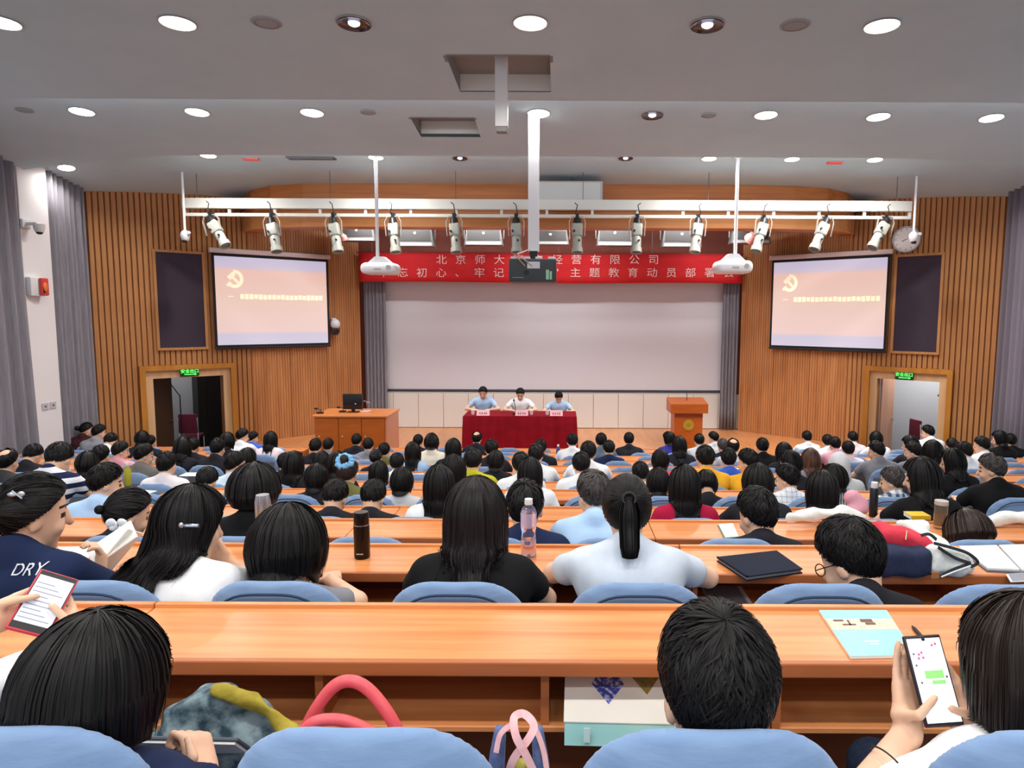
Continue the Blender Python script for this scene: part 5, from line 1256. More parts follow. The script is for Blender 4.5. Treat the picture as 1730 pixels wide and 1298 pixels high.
oA3, pA3, rA3, sA3 = near(1752, 1014, 1.16, 0, 'longbrown', 'white', 'woman with long dark brown hair at the frame edge, holding a phone in both hands',
    armsW=((at_d(1420, 1390, 1.10), at_d(1540, 1236, 1.205) - nm3 * .012, H(up3 * .9 + rt3 * .25 - nm3 * .12, -nm3 * .85 - rt3 * .45, 5, tip=(PH3 - rt3b * .046 - up3 * .058 + nm3 * .006, PH3 - rt3b * .012 - up3 * .030 + nm3 * .013), side=1, s=.95)),
           (at_d(1760, 1380, 1.15), at_d(1652, 1238, 1.185) - nm3 * .008, H(up3 * .9 - rt3 * .28 - nm3 * .12, -nm3 * .8 + rt3 * .45, 8, tip=(PH3 + rt3b * .048 - up3 * .062 + nm3 * .008, PH3 + rt3b * .014 - up3 * .050 + nm3 * .013), side=-1, s=.95))),
    hb2=.0065, lean=-6, neck=10, hp=16, hy=14, sp=.40, hs=1.10, sw=.155, legs=jeans_m, hmat=M('hair_darkbrown', '#1d1512', .42, spec=.35, grain=(30, 30, 4), col2='#2a1f1a'), hairkw=dict(L=.20, wide=1.35, seed=4))
PH0 = at_d(74, 1019, 1.42); r_, u_, n_ = view_axes(74, 1019); a0 = math.radians(-31)
up0 = u_ * math.cos(a0) - r_ * math.sin(a0); rt0 = r_ * math.cos(a0) + u_ * math.sin(a0); tl = math.radians(38); up0b = up0 * math.cos(tl) - n_ * math.sin(tl); nm0 = unit(np.cross(rt0, up0b))
nm0 = nm0 if nm0 @ n_ > 0 else -nm0
oA0, pA0, rA0, sA0 = near(-560, 985, 1.16, 0, 'bob', 'white', 'person in a white long-sleeved top whose hands hold a red-cased phone over the desk',
    armsW=((at_d(-260, 1180, 1.22), PH0 - rt0 * .085 - up0b * .075 - nm0 * .022, H(up0b * .7 + rt0 * .5 - nm0 * .05, -nm0 * .85 - rt0 * .4, 5, tip=(PH0 - rt0 * .050 - up0b * .022 + nm0 * .010, PH0 - rt0 * .018 + up0b * .0 + nm0 * .014), side=1, s=.95)),
           (at_d(-40, 1170, 1.30), PH0 + rt0 * .095 - up0b * .07 - nm0 * .022, H(up0b * .65 - rt0 * .5 - nm0 * .05, -nm0 * .85 + rt0 * .4, 5, tip=(PH0 + rt0 * .052 - up0b * .032 + nm0 * .010, PH0 + rt0 * .016 - up0b * .012 + nm0 * .014), side=-1, s=.95))),
    hb2=.0068, lean=4, neck=14, hp=20, hy=-15, sp=.42, hs=1.05, sw=.16, sleeve='long', hairkw=dict(L=.12, wide=1.3))
# --- second row
r_, u_, n_ = view_axes(160, 950)
oB1, pB1, rB1, sB1 = near(48, 797, 2.16, 1, 'bun', 'dry', 'woman in a navy t-shirt lettered DRY, hair clipped up, reading a book', armsW=('desk', (at_d(235, 1015, 2.34), at_d(168, 985, 2.40), H(u_ * .8 + r_ * .1 + n_ * .1, r_ * .9 - n_ * .2, 45, side=1, s=1.05))), lean=12, neck=10, hp=12, hy=-42, hr=4, sw=.165, hs=1.05, hairkw=dict(wide=.8))
oB2, pB2, rB2, sB2 = near(318, 823, 2.20, 1, 'long', 'white', 'woman in a white t-shirt, long wavy black hair half tied, hand at chin', armsW=('desk', (at_d(430, 985, 2.45), at_d(378, 948, 2.42), H(u_ * .9 - r_ * .35, r_ * .7 - n_ * .5, 50, side=1))), lean=20, neck=12, hp=16, hy=-38, hr=-6, sway=-.0, sw=.155, hs=1.02, hairkw=dict(L=.42, wide=1.2, wave=.25, drift=-.45, seed=2))
oB3, pB3, rB3, sB3 = near(483, 856, 2.28, 1, 'bob', 'grey', 'woman with a smooth black bob bent low over the second-row desk', lean=34, neck=10, hp=18, hy=3, sp=.42, hs=1.2, sw=.155, hairkw=dict(L=.15, wide=1.55, seed=5))
oB4, pB4, rB4, sB4 = near(803, 809, 2.24, 1, 'long', 'black', 'woman with long straight black hair over a black t-shirt, second row', lean=16, neck=8, hp=8, hy=-4, hs=1.04, sw=.165, hairkw=dict(L=.45, wide=1.12, seed=6), hmat=M('hair_softblack', '#110e0f', .44, spec=.28, grain=(30, 30, 4), col2='#1f1617'))
oB5, pB5, rB5, sB5 = near(1060, 801, 2.38, 1, 'pony', 'bluegrey', 'woman with a long ponytail and pale blue-grey t-shirt, elbows out on the desk', armsW=((at_d(935, 968, 2.42), at_d(1010, 972, 2.62), H(r_ * .9 + np.array([0, .3, 0]), (0, 0, 1), 20)), (at_d(1196, 976, 2.42), at_d(1120, 976, 2.62), H(-r_ * .9 + np.array([0, .3, 0]), (0, 0, 1), 20))), lean=26, neck=2, hp=8, hy=-2, sp=.46, hs=.99, sw=.165, bulk=.92, hairkw=dict(L=.26, wide=1.0, seed=7))
oB6, pB6, rB6, sB6 = near(1440, 877, 2.20, 1, 'short', 'dark', 'man with short black hair and glasses looking down, beside the red and navy bag', arms='lap', lean=18, neck=18, hp=30, hy=38, sp=.38, hs=1.14, hairkw=dict(wide=1.25, seed=8))
# --- third row
oC1, pC1, rC1, sC1 = near(214, 823, 3.22, 2, 'bun', 'dark', 'woman with a white butterfly clip on her dark bun, third row', lean=22, neck=10, hp=20, hy=-45, sp=.42, hs=1.08, q=1, hairkw=dict(wide=.55))
oC2, pC2, rC2, sC2 = near(427, 784, 3.2, 2, 'bob', 'black', 'person with thick black hair in a black top behind the steel flask', lean=10, neck=10, hp=10, hy=4, hs=1.12, q=1, hairkw=dict(L=.07, wide=1.5))
oC4, pC4, rC4, sC4 = near(887, 811, 3.2, 2, 'short', 'navy', 'man with round cropped head in a navy collar behind the water bottle', lean=10, neck=12, hp=14, hy=0, sp=.45, hs=1.12, q=1, hairkw=dict(wide=1.0, seed=1))
oC5, pC5, rC5, sC5 = near(1003, 796, 3.34, 2, 'greyshort', 'lightblue', 'older man with greying tousled hair in a light blue shirt, third row', lean=20, neck=12, hp=14, hy=28, hs=.98, q=1, hairkw=dict(wide=1.3, seed=5))
oC6, pC6, rC6, sC6 = near(1281, 823, 3.2, 2, 'short', 'dark', 'man with cropped black hair beside the green-edged notebook, third row', lean=12, neck=14, hp=20, hy=26, sp=.43, hs=1.12, q=1, hairkw=dict(wide=1.0, seed=9))
oC7, pC7, rC7, sC7 = near(1640, 864, 3.34, 2, 'bob', 'brown', 'person with dark brown hair resting head low by the glass tumbler', lean=44, neck=26, hp=40, hy=0, sp=.40, hs=1.12, q=1, hmat=hair_brown, hairkw=dict(L=.06, wide=1.2))
# --- speakers on the stage
for i, (px, py, sh, hp, lab) in enumerate(((816, 653, 'lightblue', 26, 'man in a light blue shirt at the control-desk end of the red table'), (879, 655.5, 'white', 30, 'man in a white shirt at the middle of the red table'), (944, 661.5, 'lightblue', 44, 'man in a light blue shirt bowing at the podium end of the red table'))):
    near(px, py, TBL[1] + .40 + .28, 0, 'short', sh, lab, arms='wide', q=1, rz=math.pi, fz=STZ, lean=8 + 5 * (i == 2), neck=10, hp=hp, sw=.185, sleeve='short', hs=1.06)

# hair ornaments, glasses, lettering on the shirt
wht = M('white_plastic', '#eef0f4', .3); silver = M('silver', '#c9cdd6', .25, .9)
def worldchild(o, parent):
    bpy.context.view_layer.update(); mw = o.matrix_world.copy(); o.parent = parent; o.matrix_parent_inverse = parent.matrix_world.inverted(); return o
def hpos(px, py, p, root, s, back=.012):
    """point on the hair seen at a pixel"""
    c = head_pt(p, root, s, (0, -.008, .018)); r = unit(ray(px, py)); oc = np.array([0, 0, CAMZ]) - c; R_ = .108 * s * p.hs; b = r @ oc; disc = max(b * b - (oc @ oc - R_ * R_), 0); return np.array([0, 0, CAMZ]) + r * (-b - math.sqrt(disc) - back)
c = hpos(197, 888, pC1, rC1, sC1); bb = MB()
for s in (-1, 1): bb.ell((s * .028, 0, .012), (.026, .008, .020), 12, Matrix.Rotation(s * .5, 4, 'Y')).ell((s * .02, 0, -.014), (.017, .007, .014), 12)
bb.ell((0, -.004, 0), (.006, .008, .022), 10); o = bb.obj('butterfly_clip', wht, None, True, angle=180); o.location = c; worldchild(o, oC1)
c = hpos(27, 836, pB1, rB1, sB1); o = MB().ell((-.012, 0, 0), (.016, .006, .008)).ell((.016, 0, .002), (.012, .005, .009)).cyl((-.01, -.002, .012), (.02, -.002, -.012), .003, n=8).obj('hair_clip', silver, None, True); o.location = c; worldchild(o, oB1)
c = hpos(306, 888, pB2, rB2, sB2); o = MB().ell((0, 0, 0), (.008, .006, .010)).cyl((-.05, .01, -.004), (.05, .01, -.004), .006, n=8).obj('hair_clip', silver, None, True); o.location = c; worldchild(o, oB2)
kp = pB5.Ch + pB5.R @ (shell(unit((0, -.94, .34))[None], np.array([.02]))[0] * pB5.hs); MB().tube([tuple(kp + np.array([.022 * math.cos(a), -.004 + .008 * math.sin(a), .020 * math.sin(a)])) for a in np.linspace(0, 2 * math.pi, 17)], .005, 8).obj('hair_tie', black, oB5, True)
for o_, p_ in ((oB6, pB6),):
    g = MB(); T = lambda v: tuple(p_.Ch + p_.R @ (np.asarray(v) * p_.hs))
    for s in (-1, 1):
        g.tube([T((s * .032 + .024 * math.cos(a), .094, .002 + .019 * math.sin(a))) for a in np.linspace(0, 2 * math.pi, 17)], .0022, 6); g.tube([T((s * .056, .092, .006)), T((s * .078, .05, .008)), T((s * .080, -.01, .008))], .002, 6)
    g.tube([T((-.009, .098, .004)), T((.009, .098, .004))], .002, 6); g.obj('glasses', black, o_, True)
def decal(me, p, parent, mat, x, z, sc):
    V = np.zeros(len(me.vertices) * 3); me.vertices.foreach_get('co', V); V = V.reshape(-1, 3) * sc; X, Z = x + V[:, 0], z + V[:, 1]; sh = p.shirt()
    ys = np.linspace(-.35, .3, 261); P = np.stack([np.repeat(X[:, None], 261, 1), np.repeat(ys[None], len(X), 0), np.repeat(Z[:, None], 261, 1)], -1); D = sdf(sh, P); hit = (D < .002).argmax(1)
    V2 = np.stack([X, ys[hit] - .004, Z], 1); me.vertices.foreach_set('co', V2.ravel()); me.update(); return link('shirt_lettering', me, mat, parent)
tm = text_mesh('shirt_lettering', 'DRY', 1.0, 0, 1.0, .25); bm = bmesh.new(); bm.from_mesh(tm); bmesh.ops.triangulate(bm, faces=bm.faces); bmesh.ops.subdivide_edges(bm, edges=[e for e in bm.edges if e.calc_length() > .15], cuts=2, use_grid_fill=False); bm.to_mesh(tm); bm.free()
tp = at_d(33, 969, 2.0); lx, lz = (tp[0] - rB1[0]) / sB1, (tp[2] - rB1[2]) / sB1
decal(tm, pB1, oB1, M('print_white', '#dfe3ee', .6), lx, lz, .047)

# ================================================================ things in the nearest rows
def from_axes(o, c, x, y, z):
    o.matrix_world = Matrix(((x[0], y[0], z[0], c[0]), (x[1], y[1], z[1], c[1]), (x[2], y[2], z[2], c[2]), (0, 0, 0, 1)))
def phone(lab, c, rt, up, nm, W, L, case, ui):
    t = thing('mobile_phone', lab, 'phone'); from_axes(t, c, rt, up, nm)
    MB().box(-W / 2, W / 2, -L / 2, L / 2, -.004, .004, .003, 3).obj('case', case, t, True)
    MB().box(-W / 2 + .003, W / 2 - .003, -L / 2 + .004, L / 2 - .004, .0035, .0046).obj('bezel', black, t); scr = M('phone_screen_' + ui, '#eef0fb' if ui == 'chat' else '#c9cddd', .3, emis=.75 if ui == 'chat' else .35)
    if ui == 'chat':
        MB().box(-W / 2 + .004, W / 2 - .004, -L / 2 + .007, L / 2 - .006, .0046, .005).obj('screen', scr, t)
        MB().ell((0, L / 2 - .008, .005), (.004, .003, .0006), 10).obj('notch', black, t)
        g = M('chat_green', '#8fe07a', .4, emis=.6); MB().box(-.014, .022, .002, .016, .005, .0054).obj('message_bubble', g, t); MB().box(-.004, .022, -.008, -.001, .005, .0054).obj('message_bubble', g, t)
        pk = M('chat_pink', '#d0468a', .4, emis=.5)
        for x, y in ((-.016, .045), (-.010, .048), (-.018, .038), (-.009, .039), (.014, .060), (.021, .062)): MB().box(x - .002, x + .002, y - .002, y + .002, .005, .0054).obj('sticker_dot', pk, t)
        gy = M('chat_grey', '#6a6d78', .5)
        for x, y in ((-.026, .046), (-.026, .026), (.027, .004), (-.024, -.004)): MB().ell((x, y, .0052), (.0022, .0022, .0005), 10).obj('avatar', gy, t)
    else:
        MB().box(-W / 2 + .005, W / 2 - .005, -L / 2 + .020, L / 2 - .016, .0046, .005).obj('screen', scr, t); ln = M('text_grey', '#8b90a6', .5)
        for q in range(9): MB().box(-W / 2 + .008, W / 2 - .012 - .012 * (q % 3), -L / 2 + .03 + q * .0115, -L / 2 + .032 + q * .0115, .005, .0053).obj('text_line', ln, t)
    return t
phone('smartphone with a green chat bubble on screen, held by the brown-haired woman', PH3, unit(rt3b), unit(up3), nm3, .074, .158, M('phone_dark', '#2a1c22', .35), 'chat')
phone('smartphone in a bright red case held over the desk by white sleeves', PH0, unit(rt0), unit(up0b), nm0, .078, .160, M('phone_red', '#d23a48', .4), 'text')
wp = at_d(1503, 1276, 1.14); b = MB()
el3, wr3 = at_d(1420, 1390, 1.10), at_d(1545, 1232, 1.195); ax = unit(wr3 - el3); t0_ = ax @ (wp - el3); cc = el3 + ax * t0_; e1 = unit(np.cross(ax, (0, 0, 1))); e2 = np.cross(ax, e1)
bo = MB().tube([tuple(cc + (e1 * math.cos(a) + e2 * math.sin(a)) * .0345) for a in np.linspace(0, 2 * math.pi, 29)], .0017, 6).obj('wrist_band', black, None, True); tag(bo, 'thin black hair band round the wrist of the woman with the phone', 'hair band')

ZA, ZB, ZC, ZD, ZE = [ROWZ[i] + DZ for i in range(5)]
def slab(b, q, z0, z1):                       # four corners on a level surface
    b.hexa([(p[0], p[1], z0) for p in q] + [(p[0], p[1], z1) for p in q]); return b
def quad_px(pts, z): return [at_z(x, y, z) for x, y in pts]
def lerp_q(q, u0, u1, v0, v1):
    f = lambda u, v: (q[0] * (1 - u) + q[1] * u) * (1 - v) + (q[3] * (1 - u) + q[2] * u) * v
    return [f(u0, v0), f(u1, v0), f(u1, v1), f(u0, v1)]
# magazine
q = quad_px([(1384, 1031), (1498, 1031), (1547, 1107), (1437, 1109)], ZA + .008); t = thing('magazine', 'turquoise magazine with a pale photo band lying on the nearest desk', 'magazine')
slab(MB(), q, ZA + .001, ZA + .007).obj('pages', M('paper_white', '#f2f2ee', .6), t); slab(MB(), q, ZA + .007, ZA + .008).obj('cover', M('turquoise', '#8fdfe2', .35), t); slab(MB(), lerp_q(q, .0, 1, .22, .46), ZA + .008, ZA + .0085).obj('photo_band', M('band_cream', '#ecd9c4', .4, grain=(60, 60, 10), col2='#d9b79a'), t)
for a in ((.1, .25, .24, .28), (.5, .68, .23, .30), (.55, .7, .31, .36), (.2, .4, .34, .37), (.3, .33, .25, .37)): slab(MB(), lerp_q(q, *a), ZA + .0085, ZA + .009).obj('band_figure', M('figure_brown', '#6d4a44', .5), t)
slab(MB(), lerp_q(q, .36, .58, .70, .73), ZA + .008, ZA + .0085).obj('title_line', M('pale_line', '#d9f4f4', .4), t); slab(MB(), lerp_q(q, .42, .55, .76, .785), ZA + .008, ZA + .0085).obj('title_line', M('pale_line'), t)
a, b_ = at_z(1541, 1058, ZA + .005), at_z(1563, 1083, ZA + .005); t = thing('pen', 'black ballpoint pen on the nearest desk next to the turquoise magazine', 'pen'); d_ = b_ - a
MB().cyl(a, a + d_ * .2, .002, .005, 10).cyl(a + d_ * .2, a + d_ * .75, .005, n=10).obj('barrel', black, t, True); MB().cyl(a + d_ * .75, b_, .0052, n=10).obj('grip', M('pen_grey', '#8a8380', .4), t, True)
# paper gift bag on the shelf
x0 = at_d(953, 1195, 1.60)[0]; zs = ZA - .178; t = thing('paper_bag', 'white and turquoise paper bag with blue print lying on the desk shelf', 'bag', (x0, 1.50, zs + .001), (0, 0, -.03))
MB().hexa([(0, 0, 0), (.30, 0, 0), (.30, .19, 0), (0, .19, 0), (0, .012, .050), (.30, .012, .050), (.30, .20, .105), (0, .20, .105)]).obj('bag_body', M('bag_teal', '#9fd6d2', .5), t)
MB().hexa([(-.002, .010, .0505), (.302, .010, .0505), (.302, .20, .1055), (-.002, .20, .1055), (-.002, .010, .053), (.302, .010, .053), (.302, .20, .108), (-.002, .20, .108)]).obj('front_sheet', M('bag_white', '#ece8df', .55), t)
def tilted(pts, z): return [(x, y, .053 + .2895 * (y - .01) + z) for x, y in pts]
b = MB(); pq = tilted([(.065, .12), (.105, .06), (.145, .12), (.105, .19)], .0006); b.hexa(pq + [(x, y, z + .001) for x, y, z in pq]); b.obj('print_blue', M('print_blue', '#3f4fae', .5, grain=(90, 90, 90), col2='#c9cde6', ramp=(.5, .62)), t)
b = MB(); pq = tilted([(.155, .16), (.200, .09), (.245, .16), (.200, .195)], .0006); b.hexa(pq + [(x, y, z + .001) for x, y, z in pq]); b.obj('print_gold', M('print_gold', '#b98a4a', .5, grain=(90, 90, 90), col2='#5d7a4a'), t)
MB().box(.045, .06, -.003, -.0005, .01, .045).obj('tape', M('tape_pale', '#d8f2ee', .3), t)
# teal and olive cloth bag on the lap, red tote on the empty seat, pink-strapped bag between the seats
P = lambda x, y, d: at_d(x, y, d)
bag_m = M('bag_marble', '#2c4350', .8, grain=(26, 26, 26), col2='#7d929a', bump=.8, ramp=(.4, .6)); bag_y = M('bag_mustard', '#8f7f22', .8, grain=(25, 25, 25), col2='#b3a23a', bump=.6)
zlap = ROWZ[0] + .50; c0 = P(350, 1185, 1.47)
hull = [P(275, 1262, 1.46), P(322, 1212, 1.46), P(368, 1190, 1.46), P(420, 1216, 1.46), P(470, 1256, 1.45)]
V, F = solid([('ell', (c0[0] + .03, 1.45, zlap + .03), (.15, .07, .05), 0, None)] + [('cap', a_, b2, .040, .042, .03, 1) for a_, b2 in zip(hull, hull[1:])] + [('cap', hull[1] - (0, 0, .05), hull[3] - (0, 0, .05), .05, .05, .04, 1)], .011); V += .006 * np.sin(V * 70 + V[:, [1, 2, 0]] * 45)
t = thing('cloth_bag', 'mottled teal-grey cloth bag with a mustard flap by the nearest woman', 'bag'); o = link('bag_body', mesh_np('bag_body', V, F), bag_m, t)
V, F = solid([('cap', P(366, 1163, 1.43), P(425, 1185, 1.425), .012, .013, .01, 1), ('cap', P(425, 1185, 1.425), P(462, 1212, 1.42), .013, .013, .01, 1), ('cap', P(462, 1212, 1.42), P(492, 1245, 1.41), .013, .012, .01, 1), ('cap', P(492, 1245, 1.41), P(500, 1280, 1.41), .015, .013, .02, 1)], .008); V += .005 * np.sin(V * 90 + V[:, [1, 2, 0]] * 60); link('flap', mesh_np('flap', V, F), bag_y, t)
redm = M('red_leather', '#e0525a', .38, grain=(40, 40, 40), col2='#e65f66'); zs_ = ROWZ[0] + .485
t = thing('red_tote', 'red tote bag with two round handles on the empty nearest seat', 'bag'); xr = P(595, 1230, 1.24)[0]
V, F = solid([('rbox', (xr, 1.25, zs_ + .075), (.13, .055, .075), .03, 0, None)], .012); link('bag_body', mesh_np('bag_body', V, F), redm, t)
def smooth_pts(pts, n=24):
    pts = np.asarray(pts, float); out = []
    for i in range(len(pts) - 1):
        p0, p1, p2, p3 = pts[max(i - 1, 0)], pts[i], pts[i + 1], pts[min(i + 2, len(pts) - 1)]
        for t_ in np.linspace(0, 1, n // (len(pts) - 1) + 1, endpoint=False): out.append(.5 * ((2 * p1) + (-p0 + p2) * t_ + (2 * p0 - 5 * p1 + 4 * p2 - p3) * t_ ** 2 + (-p0 + 3 * p1 - 3 * p2 + p3) * t_ ** 3))
    out.append(pts[-1]); return [tuple(p) for p in out]
MB().tube(smooth_pts([P(508, 1255, 1.28), P(530, 1205, 1.28), P(562, 1162, 1.28), P(592, 1151, 1.28), P(622, 1165, 1.28), P(655, 1205, 1.27), P(682, 1255, 1.26)]), .0125, 12).obj('handle', redm, t, True, angle=180)
MB().tube(smooth_pts([P(502, 1252, 1.22), P(525, 1224, 1.22), P(560, 1216, 1.22), P(600, 1224, 1.22), P(650, 1252, 1.22)]), .0115, 12).obj('handle', redm, t, True, angle=180)
t = thing('strap_bag', 'blue denim bag with crossed pink straps standing between two nearest seats', 'bag'); pinks = M('strap_pink', '#e0a9ad', .8, grain=(70, 70, 70), col2='#e8b9bb'); dn = M('denim', '#54658f', .85, grain=(90, 90, 90), col2='#6476a2', bump=.3)
xc = P(880, 1250, 1.12)[0]; V, F = solid([('rbox', (xc, 1.14, ROWZ[0] + .58), (.052, .05, .10), .03, 0, None), ('cap', P(845, 1235, 1.12), P(838, 1300, 1.12), .012, .016, .02, 1), ('cap', P(908, 1235, 1.12), P(915, 1300, 1.12), .012, .016, .02, 1)], .01); link('bag_body', mesh_np('bag_body', V, F), dn, t)
nv = view_axes(880, 1250)[2]
MB().strip(smooth_pts([P(858, 1312, 1.07), P(868, 1282, 1.06), P(892, 1250, 1.06), P(902, 1228, 1.07), P(893, 1212, 1.08), P(880, 1206, 1.09), P(868, 1215, 1.07), P(872, 1245, 1.055), P(888, 1275, 1.055), P(905, 1312, 1.06)], 40), nv, .013, .003).obj('strap', pinks, t, True)
MB().strip(smooth_pts([P(838, 1272, 1.09), P(846, 1240, 1.10), P(868, 1222, 1.11)]), nv, .009, .003).obj('strap', pinks, t, True); MB().strip(smooth_pts([P(925, 1312, 1.09), P(918, 1268, 1.10), P(905, 1232, 1.11), P(892, 1214, 1.11)]), nv, .009, .003).obj('strap', pinks, t, True)
MB().ell(P(880, 1292, 1.08), (.012, .01, .01)).obj('tassel', M('tassel', '#a9a44a', .8), t, True)
t = thing('folder', 'dark slate folder held on the lap of the nearest woman', 'folder'); c0 = P(312, 1250, 1.33); from_axes(t, c0, unit((1, .1, 0)), unit((-.05, .6, -.55)), unit((.05, .6, .62)))
MB().box(-.13, .11, -.012, .14, -.004, .004, .002, 1).obj('cover', M('slate', '#4d545f', .5), t); MB().box(-.125, .105, -.008, .135, -.009, -.004).obj('sheets', M('paper_white'), t)

# second-row desk
p = at_z(612, 942, ZB); d_ = p[1]; tz = at_d(612, 865, d_)[2] - ZB; t = thing('thermos', 'tall dark brown vacuum flask on the second-row desk', 'thermos', (p[0], p[1], ZB)); rr = 13.7 * d_ / 1160; dk = M('flask_brown', '#1f1613', .3, .5)
MB().lathe([(rr * .92, 0), (rr, .006), (rr, tz * .72), (rr * .96, tz * .725)], 28).obj('body', dk, t, True, angle=50); MB().lathe([(rr * .94, tz * .735), (rr * .96, tz * .74), (rr * .95, tz * .95), (rr * .85, tz), (.001, tz)], 28).obj('lid', dk, t, True, angle=50); MB().lathe([(rr * .98, tz * .72), (rr * .985, tz * .725), (rr * .985, tz * .737), (rr * .95, tz * .737)], 28).obj('steel_ring', silver, t, True)
b = MB()
for i in range(5): b.box(-.013 + i * .0055, -.0095 + i * .0055, -rr - .0006, -rr + .001, .022, .0265)
b.obj('maker_mark', M('mark_white', '#d9d4cc', .5), t)
p = at_z(893, 940, ZB); d_ = p[1]; tz = at_d(893, 843, d_)[2] - ZB; t = thing('water_bottle', 'clear plastic water bottle with white cap on the second-row desk', 'bottle', (p[0], p[1], ZB)); rr = 13.8 * d_ / 1160; pet = M('pet_plastic', '#f4f0fa', .05, trans=.95, ior=1.2, spec=.5)
MB().lathe([(rr * .75, .002), (rr * .98, .008), (rr * .98, tz * .16), (rr * .92, tz * .2), (rr * .98, tz * .24), (rr * .9, tz * .36), (rr * .86, tz * .42), (rr * .98, tz * .50), (rr, tz * .78), (rr * .8, tz * .84), (rr * .42, tz * .89), (rr * .42, tz * .92)], 28).obj('bottle_body', pet, t, True, angle=60)
MB().lathe([(rr * .5, tz * .905), (rr * .52, tz * .91), (rr * .5, tz), (.001, tz)], 20).obj('cap', wht, t, True, angle=40); MB().lathe([(rr * .9, .008), (rr * .9, tz * .3), (.001, tz * .3)], 20).obj('water', M('water_pink', '#f3e3ea', .05, trans=.9, ior=1.25), t, True)
lab_m = M('bottle_label', '#cdbfe0', .4, alpha=.55); MB().lathe([(rr * 1.005, tz * .52), (rr * 1.015, tz * .77)], 28, cap=False).obj('label', lab_m, t, True, angle=90); MB().box(rr * .45, rr * .8, -rr * .9, -rr * .62, tz * .54, tz * .76).obj('label_panel', M('label_pink', '#e9c3cf', .4), t)
q = quad_px([(1211, 941), (1312, 930), (1356, 961), (1262, 974)], ZB + .02); t = thing('notebook', 'closed dark blue-black notebook on the second-row desk', 'notebook'); slab(MB(), q, ZB + .001, ZB + .004).obj('back_cover', M('navy_cover', '#141b2e', .75, spec=.2), t); slab(MB(), lerp_q(q, .015, .985, .02, .97), ZB + .004, ZB + .016).obj('pages', M('page_grey', '#8d9099', .7), t); slab(MB(), q, ZB + .016, ZB + .020).obj('front_cover', M('navy_cover'), t)
MB().tube([q[0] + (q[3] - q[0]) * .03 + (0, 0, .0), q[0] + (q[3] - q[0]) * .5, q[3]], .005, 8).obj('spine', M('navy_cover'), t, True)
# red pouch, navy pouch, white tote on the second-row desk
fab_red = M('fabric_red', '#c5283c', .8, grain=(14, 14, 14), col2='#d4364a', bump=.5); fab_navy = M('fabric_navy', '#1d2541', .85, grain=(40, 40, 40), col2='#262f4d', bump=.4); fab_white = M('fabric_canvas', '#dfe3e0', .85, grain=(30, 30, 30), col2='#ecefec', bump=.5); strap_b = M('strap_black', '#1c1f26', .7)
t = thing('zip_bag', 'bag with red top and navy body leaning on the second-row desk', 'bag'); c1 = at_d(1530, 947, 2.52)
V, F = solid([('rbox', (c1[0] - .02, 2.56, ZB + .055), (.115, .075, .055), .03, 0, None)], .012); V[:, 2] += .004 * np.sin(V[:, 0] * 50); link('navy_body', mesh_np('navy_body', V, F), fab_navy, t)
c2 = at_d(1528, 912, 2.62); V, F = solid([('rbox', (c2[0] - .01, 2.63, ZB + .115), (.10, .07, .035), .028, 0, rotm(0, 0, 14)), ('rbox', (c2[0] + .03, 2.62, ZB + .10), (.08, .06, .03), .025, .02, rotm(0, 0, 20))], .011); V[:, 2] += .004 * np.sin(V[:, 0] * 70 + V[:, 1] * 30); link('red_top', mesh_np('red_top', V, F), fab_red, t)
MB().strip(smooth_pts([at_d(1532, 896, 2.56), at_d(1531, 905, 2.555), at_d(1530, 912, 2.55)], 8), nv, .004, .002).obj('zip_pull', M('cream_zip', '#f0d9a0', .6), t)
t = thing('canvas_tote', 'white canvas tote bag with black straps slumped on the second-row desk', 'bag')
c3 = at_d(1592, 950, 2.55); V, F = solid([('rbox', (c3[0] - .01, 2.60, ZB + .055), (.075, .10, .055), .03, 0, rotm(10, 0, 12)), ('ell', (c3[0] + .05, 2.58, ZB + .035), (.075, .09, .04), .04, None), ('cap', at_d(1545, 893, 2.74), at_d(1590, 925, 2.70), .026, .03, .03, 1), ('cap', at_d(1520, 887, 2.78), at_d(1560, 890, 2.78), .018, .024, .03, 1)], .011); V += .005 * np.sin(V * 55 + V[:, [2, 0, 1]] * 40); V[:, 2] = np.maximum(V[:, 2], ZB + .002); link('bag_body', mesh_np('bag_body', V, F), fab_white, t)
for pts in ([(1578, 918), (1605, 925), (1635, 935), (1652, 950), (1640, 958)], [(1585, 925), (1612, 942), (1640, 952)], [(1592, 972), (1612, 962), (1640, 952)], [(1556, 905), (1570, 903), (1582, 912)]): MB().strip(smooth_pts([at_d(x, y, 2.49) for x, y in pts], 16), nv, .011, .004).obj('strap', strap_b, t, True)
MB().box(-.014, .014, -.004, .004, -.014, .014, .003).obj('leather_patch', M('patch_tan', '#a5703f', .6), t, loc=at_d(1580, 972, 2.46))
MB().strip(smooth_pts([at_d(1590, 975, 2.48), at_d(1612, 966, 2.48), at_d(1640, 956, 2.48)], 8), nv, .005, .004).obj('white_piping', wht, t)
q = quad_px([(1614, 922), (1758, 918), (1790, 968), (1668, 962)], ZB + .012); t = thing('open_binder', 'open white ring binder on the second-row desk near the frame edge', 'binder'); slab(MB(), q, ZB + .001, ZB + .006).obj('cover', M('binder_grey', '#5b6270', .5), t); slab(MB(), lerp_q(q, .03, .47, .03, .95), ZB + .006, ZB + .013).obj('page_block', M('paper_white'), t); slab(MB(), lerp_q(q, .50, .98, .03, .95), ZB + .006, ZB + .013).obj('page_block', M('paper_white'), t)
